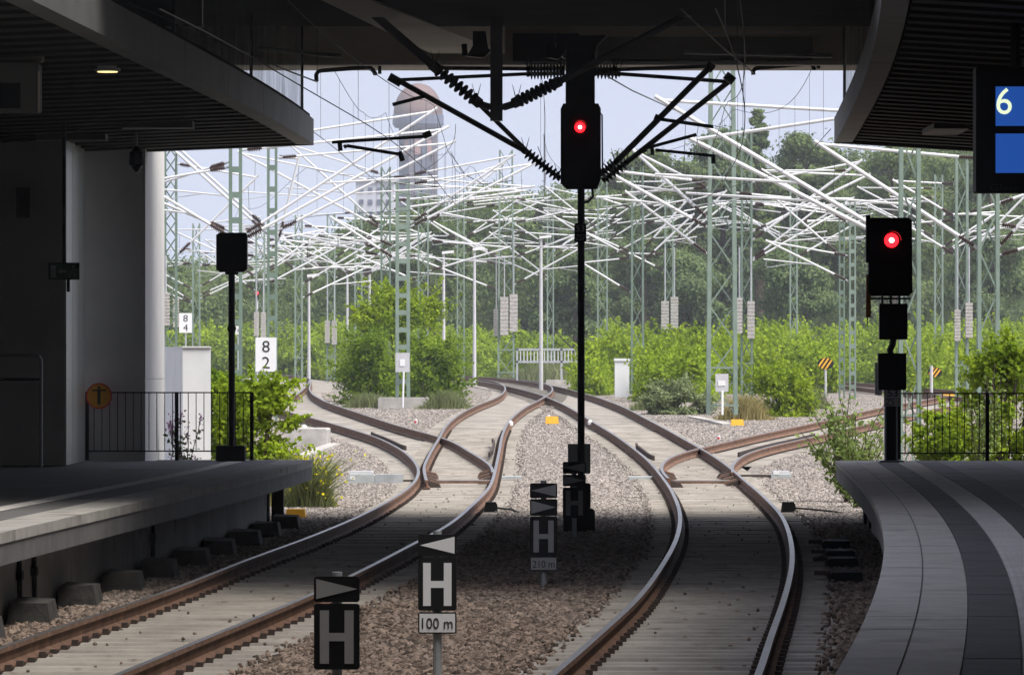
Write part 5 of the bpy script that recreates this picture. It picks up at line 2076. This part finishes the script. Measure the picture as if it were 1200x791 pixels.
ring([(135, 28)] + [(135 - 37 * math.sin(a), 28 * math.cos(a) + 1) for a in np.linspace(.05, 1.45, 9)], 'dome', MAT['dome'], smooth=True)
ring([(95.5, 6), (92, 6)], 'dome_cap', MAT['towerblue'])
ring([(150, 27), (146, 30), (135, 30)], 'gallery', MAT['towerblue'])
ring([(423, 17), (205, 17), (150, 18)], 'core', MAT['brick'])
for i in range(8):
    a = 2 * math.pi * (i + .5) / 8
    MB().bar((cx + 21 * k * math.cos(a), Z + 21 * k * math.sin(a), H(423, Z)), (cx + 21 * k * math.cos(a), Z + 21 * k * math.sin(a), H(148, Z)), 6 * k).build('buttress', MAT['brick'] if i % 2 else MAT['towerblue'], wt)
for i in range(8):
    a = 2 * math.pi * i / 8
    for ya, yb, mt in ((165, 182, 'towerred'), (190, 205, 'towerblue'), (212, 232, 'towerblue')):
        q = Vector((cx + 17.5 * k * math.cos(a), Z + 17.5 * k * math.sin(a), 0))
        MB().box(q.x - 3.5 * k, q.x + 3.5 * k, q.y - 3.5 * k, q.y + 3.5 * k, H(yb, Z), H(ya, Z)).build('window', MAT[mt], wt)

Z = 700.0
r = empty('pale_building', (X(440, Z), Z, gz(Z)), 'pale flat-roofed building beside the water tower', 'building')
MB().box(X(417, Z), X(462, Z), Z, Z + 14, gz(Z), H(213, Z)).build('wall', MAT['pale'], r)
MB().box(X(415.5, Z), X(463.5, Z), Z - .4, Z + 14.4, H(213, Z), H(210, Z)).build('roof', MAT['lgrey'], r)
for i in range(4):
    for j in range(3):
        x = 421 + i * 10.5
        y = 220 + j * 14
        MB().box(X(x, Z), X(x + 5, Z), Z - .15, Z + .1, H(y + 6, Z), H(y, Z)).build('window', MAT['towerblue'], r)

# ------------------------------------------------------------------ vegetation
RS = np.random.RandomState(5)


def leaf_quads(c, nrm, size, asp=.55):
    """rhombic leaves at c with normals nrm"""
    n = len(c)
    nrm = nrm / (np.linalg.norm(nrm, axis=1, keepdims=True) + 1e-9)
    t = RS.normal(size=(n, 3))
    u = np.cross(nrm, t)
    u /= (np.linalg.norm(u, axis=1, keepdims=True) + 1e-9)
    w = np.cross(nrm, u)
    s = np.asarray(size)[:, None] if np.ndim(size) else np.full((n, 1), size)
    bend = nrm * s * .18
    return np.stack([c - u * s, c - w * s * asp + bend, c + u * s, c + w * s * asp + bend], axis=1)


def blob(cx, cy, cz, rx, ry, rz, n, size, up=.35, shell=.45, jit=.5):
    d = RS.normal(size=(n, 3))
    d /= np.linalg.norm(d, axis=1, keepdims=True)
    rad = RS.uniform(0, 1, n) ** shell
    rad *= np.clip(1 + .22 * RS.normal(size=n), .4, 1.55)
    rad *= 1 + .18 * np.sin(d[:, 0] * 5 + cx) * np.cos(d[:, 2] * 6 + cz)
    p = d * rad[:, None] * np.array([rx, ry, rz]) + np.array([cx, cy, cz])
    nr = d + RS.normal(size=(n, 3)) * jit + np.array([0, 0, up])
    sz = size * RS.uniform(.6, 1.35, n)
    return leaf_quads(p, nr, sz)


def sprig(p, d, L, n, size):
    """leaves along a short shoot"""
    p = np.array(p, float)
    d = np.array(d, float)
    d /= np.linalg.norm(d)
    t = RS.uniform(0, 1, n)
    c = p[None, :] + d[None, :] * (t * L)[:, None] + RS.normal(size=(n, 3)) * (L * .09 * (1.2 - t))[:, None]
    c[:, 2] -= .12 * L * t * t
    return leaf_quads(c, RS.normal(size=(n, 3)) * .8 + np.array([0, -.2, .7]), size * RS.uniform(.6, 1.2, n))


def add_cloud(name, arrs, mat, parent=None):
    v = np.concatenate(arrs)
    if parent is not None:
        v = v - np.array(ORG[parent])[None, None, :]
    me = quads_mesh(name, v, mat)
    return link(name, me, parent)


def tree(label, x, Z, ytop, ybot, wpx, seed, mat, nb=26, nl=420, size=.2, slim=False, group='trees at the edge of the wood'):
    rr = random.Random(seed)
    k = Z / F
    cx = X(x, Z)
    g = gz(Z)
    top = H(ytop, Z)
    bot = H(ybot, Z)
    W = wpx * k
    r = empty('tree', (cx, Z, g), label, 'tree', group)
    hgt = top - g
    m = MB()
    m.tube((cx, Z, g), (cx + .1, Z, g + hgt * .45), hgt * .022, hgt * .014, n=8)
    m.tube((cx + .1, Z, g + hgt * .45), (cx, Z, g + hgt * .88), hgt * .014, hgt * .004, n=8)
    tr = m.build('trunk', MAT['bark'], r)
    arrs = []
    lm = MB()
    for i in range(nb):
        t = rr.random() ** .8
        z = bot + (top - bot) * (.06 + .90 * t)
        if slim:
            env = .12 + .88 * (1 - t) ** .7
        else:
            env = math.sqrt(max(.04, 1 - (2 * t - .85) ** 2 * .8))
        a = rr.uniform(0, 2 * math.pi)
        d = W / 2 * env * rr.uniform(.35, .92)
        bx, by = cx + d * math.cos(a), Z + d * math.sin(a)
        R = W * (rr.uniform(.11, .19) if not slim else rr.uniform(.10, .17) * (1.25 - .6 * t))
        arrs.append(blob(bx, by, z, R, R, R * .72, nl, size))
        if i % 3 == 0:
            lm.tube((cx, Z, max(g + 1, z - abs(d) * .6 - .5)), (bx, by, z), hgt * .006, hgt * .002, n=5)
    lm.build('limbs', MAT['bark'], r)
    add_cloud('crown', arrs, mat, r)
    return r


# the wood behind: too far to count, one mass of clumps
TOPX = [170, 200, 260, 320, 360, 400, 430, 470, 520, 560, 600, 640, 670, 700, 740, 770, 800, 840, 880, 920, 960, 1000, 1100, 1260]
TOPY = [300, 296, 300, 292, 278, 262, 250, 240, 222, 214, 208, 222, 208, 200, 182, 186, 176, 168, 158, 166, 172, 160, 150, 140]
arr = []
for layer, (Zw, n) in enumerate(((300, 270), (325, 270), (350, 230))):
    for i in range(n):
        x = RS.uniform(170, 1240)
        ty = np.interp(x, TOPX, TOPY) + 12 - layer * 5
        t = RS.uniform(0, 1) ** .85
        zz = Zw + RS.uniform(-10, 10)
        y = 418 + (ty - 418) * t + RS.uniform(-5, 5)
        R = RS.uniform(1.1, 2.3)
        if t > .8:
            R *= RS.uniform(.55, .85)
        arr.append(blob(X(x, zz), zz, H(y, zz) - R * .5, R * 1.15, R, R * .8, int(280 + 190 * R), .135))
tag(add_cloud('woodland', arr, LEAF['wood']), 'dense green wood filling the background behind the masts', None, None, 'stuff')
arr = []
for i in range(260):
    x = RS.uniform(170, 1240)
    zz = 362 + RS.uniform(-6, 12)
    ty = np.interp(x, TOPX, TOPY) + 22
    y = 425 + (ty - 425) * RS.uniform(0, 1)
    R = RS.uniform(2.0, 3.2)
    arr.append(blob(X(x, zz), zz, H(y, zz) - R * .5, R * 1.2, R, R, 420, .30))
tag(add_cloud('woodland', arr, LEAF['wooddark']), 'darker rear part of the background wood', None, None, 'stuff')

tree('slim pointed tree rising above the wood right of the wide lattice mast', 888, 285, 122, 340, 60, 1, LEAF['wood'], 70, 300, .11, True)
tree('tall dark broadleaf tree behind the wide lattice mast', 846, 295, 150, 390, 120, 2, LEAF['wooddark'], 34, 915, 0.116)
tree('broad tree left of the right canopy tip', 945, 290, 150, 390, 110, 3, LEAF['wood'], 34, 915, 0.116)
tree('tall tree just right of the tall signal head', 752, 290, 165, 390, 105, 4, LEAF['wood'], 34, 915, 0.116)
tree('dark round tree low behind the weight stacks', 800, 262, 300, 415, 120, 5, LEAF['wooddark'], 30, 915, 0.099)
tree('dark round tree between the wide mast and the ladder masts', 925, 258, 285, 415, 110, 6, LEAF['wooddark'], 30, 915, 0.099)
tree('broad tree behind the right signal', 1045, 285, 158, 400, 120, 7, LEAF['wood'], 34, 915, 0.116)
tree('tree below the blue display at the right edge', 1160, 270, 175, 400, 120, 8, LEAF['wooddark'], 34, 915, 0.116)
tree('rounded tree just left of the tall signal head', 628, 300, 215, 400, 90, 9, LEAF['wooddark'], 28, 872, 0.116)
tree('dark tree above the far grey fence', 672, 262, 300, 415, 90, 10, LEAF['wooddark'], 28, 872, 0.099)
tree('tree behind the big bush and the batten mast', 500, 290, 232, 400, 110, 12, LEAF['wood'], 30, 872, 0.116)

# bright scrub along the lines


def scrub(n, x0, x1, z0, z1, topf, size, R0, R1, cnt, mat, label, seed, drop=0):
    arr = []
    for i in range(n):
        x = RS.uniform(x0, x1)
        zz = RS.uniform(z0, z1)
        g = gz(zz)
        top = H(topf(x), zz) - RS.uniform(0, .5)
        t = RS.uniform(0, 1)
        z = g + (top - g) * t
        R = RS.uniform(R0, R1)
        arr.append(blob(X(x, zz), zz, max(g + .05, z - R * .4), R * 1.2, R * 1.1, R * .75, cnt, size))
        if t > .55:
            for q in range(3):
                arr.append(sprig((X(x, zz) + RS.uniform(-R, R), zz, z - R * .2), (RS.normal() * .6, RS.normal() * .4, .9), R * RS.uniform(.9, 1.9), 30, size))
    o = add_cloud('scrub', arr, mat)
    return tag(o, label, None, None, 'stuff')


def tf(px, py, amp=7):
    def f(x):
        return np.interp(x, px, py) + amp * math.sin(x * .11) * math.sin(x * .043 + 1) + RS.uniform(-4, 6)
    return f


scrub(420, 180, 440, 284, 300, tf([180, 300, 440], [382, 388, 380]), .12, .5, .95, 190, LEAF['scrub'], 'bright green scrub behind the far left tracks', 1)
scrub(420, 380, 740, 264, 290, tf([380, 540, 640, 740], [376, 384, 398, 378]), .11, .45, .9, 190, LEAF['scrub'], 'bright green scrub behind the far junction', 2)
scrub(360, 690, 960, 188, 212, tf([690, 740, 800, 870, 960], [398, 386, 384, 392, 395]), .085, .35, .75, 220, LEAF['robinia'], 'bright green scrub behind the white cabinet', 3)
scrub(60, 682, 703, 182, 192, tf([690, 720], [420, 425]), .075, .3, .5, 220, LEAF['scrub'], 'bright green scrub left of the white cabinet', 4)
scrub(110, 752, 832, 162, 174, tf([745, 832], [405, 412]), .075, .3, .6, 220, LEAF['scrub'], 'bright green scrub right of the white cabinet', 4)
scrub(420, 880, 1250, 240, 258, tf([880, 960, 1060, 1250], [382, 390, 384, 378]), .10, .5, .95, 190, LEAF['scrub'], 'bright green scrub behind the far right track', 5)
scrub(200, 1060, 1300, 185, 200, tf([1060, 1120, 1300], [412, 400, 390]), .09, .4, .8, 240, LEAF['robinia'], 'bright green scrub behind the right railing', 6)


def shrub(label, name, x, Z, ytop, wpx, seed, mat, nb, cnt, size, R0, R1, stems=6, ybase=None, low=.0, group=None, dep=.6):
    rr = random.Random(seed)
    k = Z / F
    g = gz(Z) if ybase is None else H(ybase, Z)
    cx = X(x, Z)
    top = H(ytop, Z)
    W = wpx * k
    r = empty(name, (cx, Z, g), label, 'shrub' if name != 'grass_tuft' else 'grass', group)
    arrs = []
    sm = MB()
    for i in range(nb):
        t = rr.random()
        z = g + (top - g) * (low + (1 - low) * t)
        env = math.sqrt(max(.05, 1 - (1.7 * t - .75) ** 2))
        a = rr.uniform(0, 2 * math.pi)
        d = W / 2 * env * math.sqrt(rr.random())
        bx, by = cx + d * math.cos(a), Z + d * math.sin(a) * dep
        R = rr.uniform(R0, R1)
        arrs.append(blob(bx, by, max(g + .05, z - R * .5), R * 1.15, R, R * .7, cnt, size))
        for q in range(3):
            arrs.append(sprig((bx, by, z - R * .3), (math.cos(a) * .8 + RS.normal() * .5, math.sin(a) * .8 + RS.normal() * .5, .35 + .6 * t + RS.normal() * .3), R * RS.uniform(1.2, 2.4), 34, size))
        if i % max(1, nb // stems) == 0:
            sm.path([(cx + d * .1 * math.cos(a), Z, g - .05), (cx + d * .6 * math.cos(a), Z + d * .3 * math.sin(a), g + (z - g) * .55), (bx, by, z)], .02 + .004 * (top - g), 5)
    sm.build('stems', MAT['bark'], r)
    add_cloud('foliage', arrs, mat, r)
    return r


shrub('big round green bush around the batten mast left of centre', 'bush', 468, 163, 338, 128, 1, LEAF['robinia'], 84, 190, .062, .22, .60, 14)
shrub('lower darker bush at the left foot of the big round bush', 'bush', 434, 158, 392, 62, 2, LEAF['bush'], 34, 240, .06, .3, .55, 8)
shrub('lower green bush at the right foot of the big round bush', 'bush', 508, 160, 398, 56, 3, LEAF['bush'], 28, 220, .06, .3, .5, 8)
shrub('leafy green bush behind the left railing and black indicator post', 'bush', 300, 92, 443, 92, 4, LEAF['robinia'], 56, 230, .05, .18, .36, 10)
shrub('small bright bush beside the white cabin behind the indicator post', 'bush', 262, 97, 436, 50, 5, LEAF['bush'], 26, 360, .05, .18, .34, 6)
shrub('dense green bush right of the wide lattice mast', 'bush', 915, 141, 430, 72, 6, LEAF['robinia'], 46, 220, .05, .22, .42, 8)
shrub('bright green bush left of the right signal post', 'bush', 955, 190, 410, 60, 7, LEAF['scrub'], 30, 340, .08, .3, .55, 6)
shrub('bright leafy bush behind the right railing at the frame edge', 'bush', 1176, 98, 398, 110, 8, LEAF['robinia'], 70, 170, .055, .14, .34, 14)
shrub('low bright bush behind the right railing near the signal', 'bush', 1105, 100, 470, 70, 9, LEAF['scrub'], 34, 260, .05, .14, .3, 8)


def sapling(label, x, Z, ytop, wpx, seed, mat, stems, leaves, size, ybase=None, fl=None, name='sapling', upr=.3):
    """loose shoots with single leaves along them"""
    rr = random.Random(seed)
    k = Z / F
    g = gz(Z) if ybase is None else H(ybase, Z)
    cx = X(x, Z)
    top = H(ytop, Z)
    r = empty(name, (cx, Z, g), label, 'shrub')
    sm = MB()
    pos = []
    tips = []
    for i in range(stems):
        a = rr.uniform(0, 2 * math.pi)
        h = (top - g) * rr.uniform(.45, 1.0)
        d = wpx * k / 2 * rr.uniform(.3, 1.0)
        q = []
        for t in np.linspace(0, 1, 8):
            q.append(Vector((cx + d * math.cos(a) * t ** 1.4 + .03 * math.sin(9 * t + i), Z + d * .5 * math.sin(a) * t ** 1.4, g + h * (t - upr * t * t * (d * k and .25)))))
        sm.path(q, .009, 4)
        tips.append(q[-1])
        for j in range(leaves):
            t = rr.uniform(.18, 1) * 6.99
            p = lerp(q[int(t)], q[int(t) + 1], t - int(t))
            pos.append((p.x + rr.gauss(0, .07), p.y + rr.gauss(0, .07), p.z + rr.gauss(0, .06)))
    sm.build('shoots', MAT['bark'], r)
    pos = np.array(pos)
    nr = RS.normal(size=pos.shape) + np.array([0, -.3, .8])
    add_cloud('leaves', [leaf_quads(pos, nr, size * RS.uniform(.6, 1.3, len(pos)), .6)], mat, r)
    if fl is not None:
        fp = np.concatenate([np.array(t)[None, :] + RS.normal(size=(14, 3)) * np.array([.02, .02, .05]) for t in tips])
        add_cloud('flowers', [leaf_quads(fp, RS.normal(size=fp.shape), .022 + 0 * fp[:, 0], .8)], fl, r)
    return r


sapling('loose sapling with sparse leaves in front of the right branch track', 992, 90, 446, 120, 3, LEAF['sapling'], 34, 60, .052)
sapling('leafy shoots at the corner of the right platform', 1003, 87, 490, 70, 4, LEAF['sapling'], 22, 60, .042)
sapling('loose shrub with lilac flower tips behind the left railing', 219, 82, 478, 52, 5, LEAF['dark'], 16, 44, .035, fl=LEAF['pflower'])
sapling('tall thin shoots behind the right railing post', 1150, 92, 412, 60, 6, LEAF['sapling'], 14, 50, .045)


def tuft(label, x, Z, ytop, wpx, seed, mat, n, ybase=None, fl=None, dep=.5, lean=.42):
    rr = np.random.RandomState(seed)
    k = Z / F
    g = gz(Z) + .02 if ybase is None else H(ybase, Z)
    cx = X(x, Z)
    top = H(ytop, Z)
    r = empty('grass_tuft', (cx, Z, g), label, 'grass')
    W = wpx * k
    bx = cx + rr.normal(size=n) * W * .26
    by = Z + rr.normal(size=n) * W * .26 * dep
    env = np.exp(-((bx - cx) / (W * .45)) ** 2)
    h = (top - g) * env * rr.uniform(.45, 1.0, n)
    lx = rr.normal(size=n) * lean * h
    ly = rr.normal(size=n) * lean * h
    w = rr.uniform(.004, .009, n) * (1 + Z / 150)
    b = np.stack([bx, by, np.full(n, g)], 1)
    mid = b + np.stack([lx * .35, ly * .35, h * .6], 1)
    tp = b + np.stack([lx, ly, h], 1)
    ww = np.stack([w, np.zeros(n), np.zeros(n)], 1)
    q1 = np.stack([b - ww, b + ww, mid + ww * .8, mid - ww * .8], 1)
    q2 = np.stack([mid - ww * .8, mid + ww * .8, tp + ww * .15, tp - ww * .15], 1)
    add_cloud('blades', [q1, q2], mat, r)
    if fl is not None:
        s = rr.choice(n, n // 5)
        p = tp[s]
        add_cloud('flower_heads', [leaf_quads(p + rr.normal(size=p.shape) * .03, rr.normal(size=p.shape), .035 + 0 * p[:, 0], .8)], fl, r)
    return r


tuft('yellow flowering weeds at the end of the left platform', 362, 87, 528, 50, 1, LEAF['grass'], 1500, fl=LEAF['yflower'])
tuft('pale dry grass between the left platform end and the ballast', 352, 88, 545, 70, 2, LEAF['straw'], 1800)
shrub('soft grey green weeds left of the wide lattice mast', 'weeds', 793, 143, 446, 74, 21, LEAF['greyplant'], 46, 240, .045, .12, .30, 10)
tuft('pale grass beside the white cabinet foot', 768, 148, 460, 60, 4, LEAF['grass'], 1300)
tuft('straw coloured grass at the foot of the wide lattice mast', 872, 138, 460, 60, 5, LEAF['straw'], 1200)
tuft('dry grass at the right end of the concrete footing', 523, 150, 455, 60, 6, LEAF['grass'], 1100)
tuft('grass along the foot of the bush left of the concrete footing', 432, 152, 458, 60, 7, LEAF['grass'], 1000)
tuft('pale grass in front of the far grey fence', 640, 250, 424, 110, 8, LEAF['grass'], 2200)
tuft('dry grass left of the dense bush beside the striped disc', 945, 150, 448, 50, 9, LEAF['grass'], 900)

# ------------------------------------------------------------------ air
hz = MB().box(-820, 820, -70, 1520, -2.0, 58).build('haze', MAT['white'])
hz.data.materials.clear()
hm = bpy.data.materials.new('haze')
hm.use_nodes = True
hn = hm.node_tree
hn.nodes.clear()
ho = hn.nodes.new('ShaderNodeOutputMaterial')
hv = hn.nodes.new('ShaderNodeVolumePrincipled')
hv.inputs['Color'].default_value = (.86, .92, 1.0, 1)
hv.inputs['Density'].default_value = .00042
hv.inputs['Anisotropy'].default_value = .1
hn.links.new(hv.outputs[0], ho.inputs['Volume'])
hz.data.materials.append(hm)
tag(hz, kind='stuff')
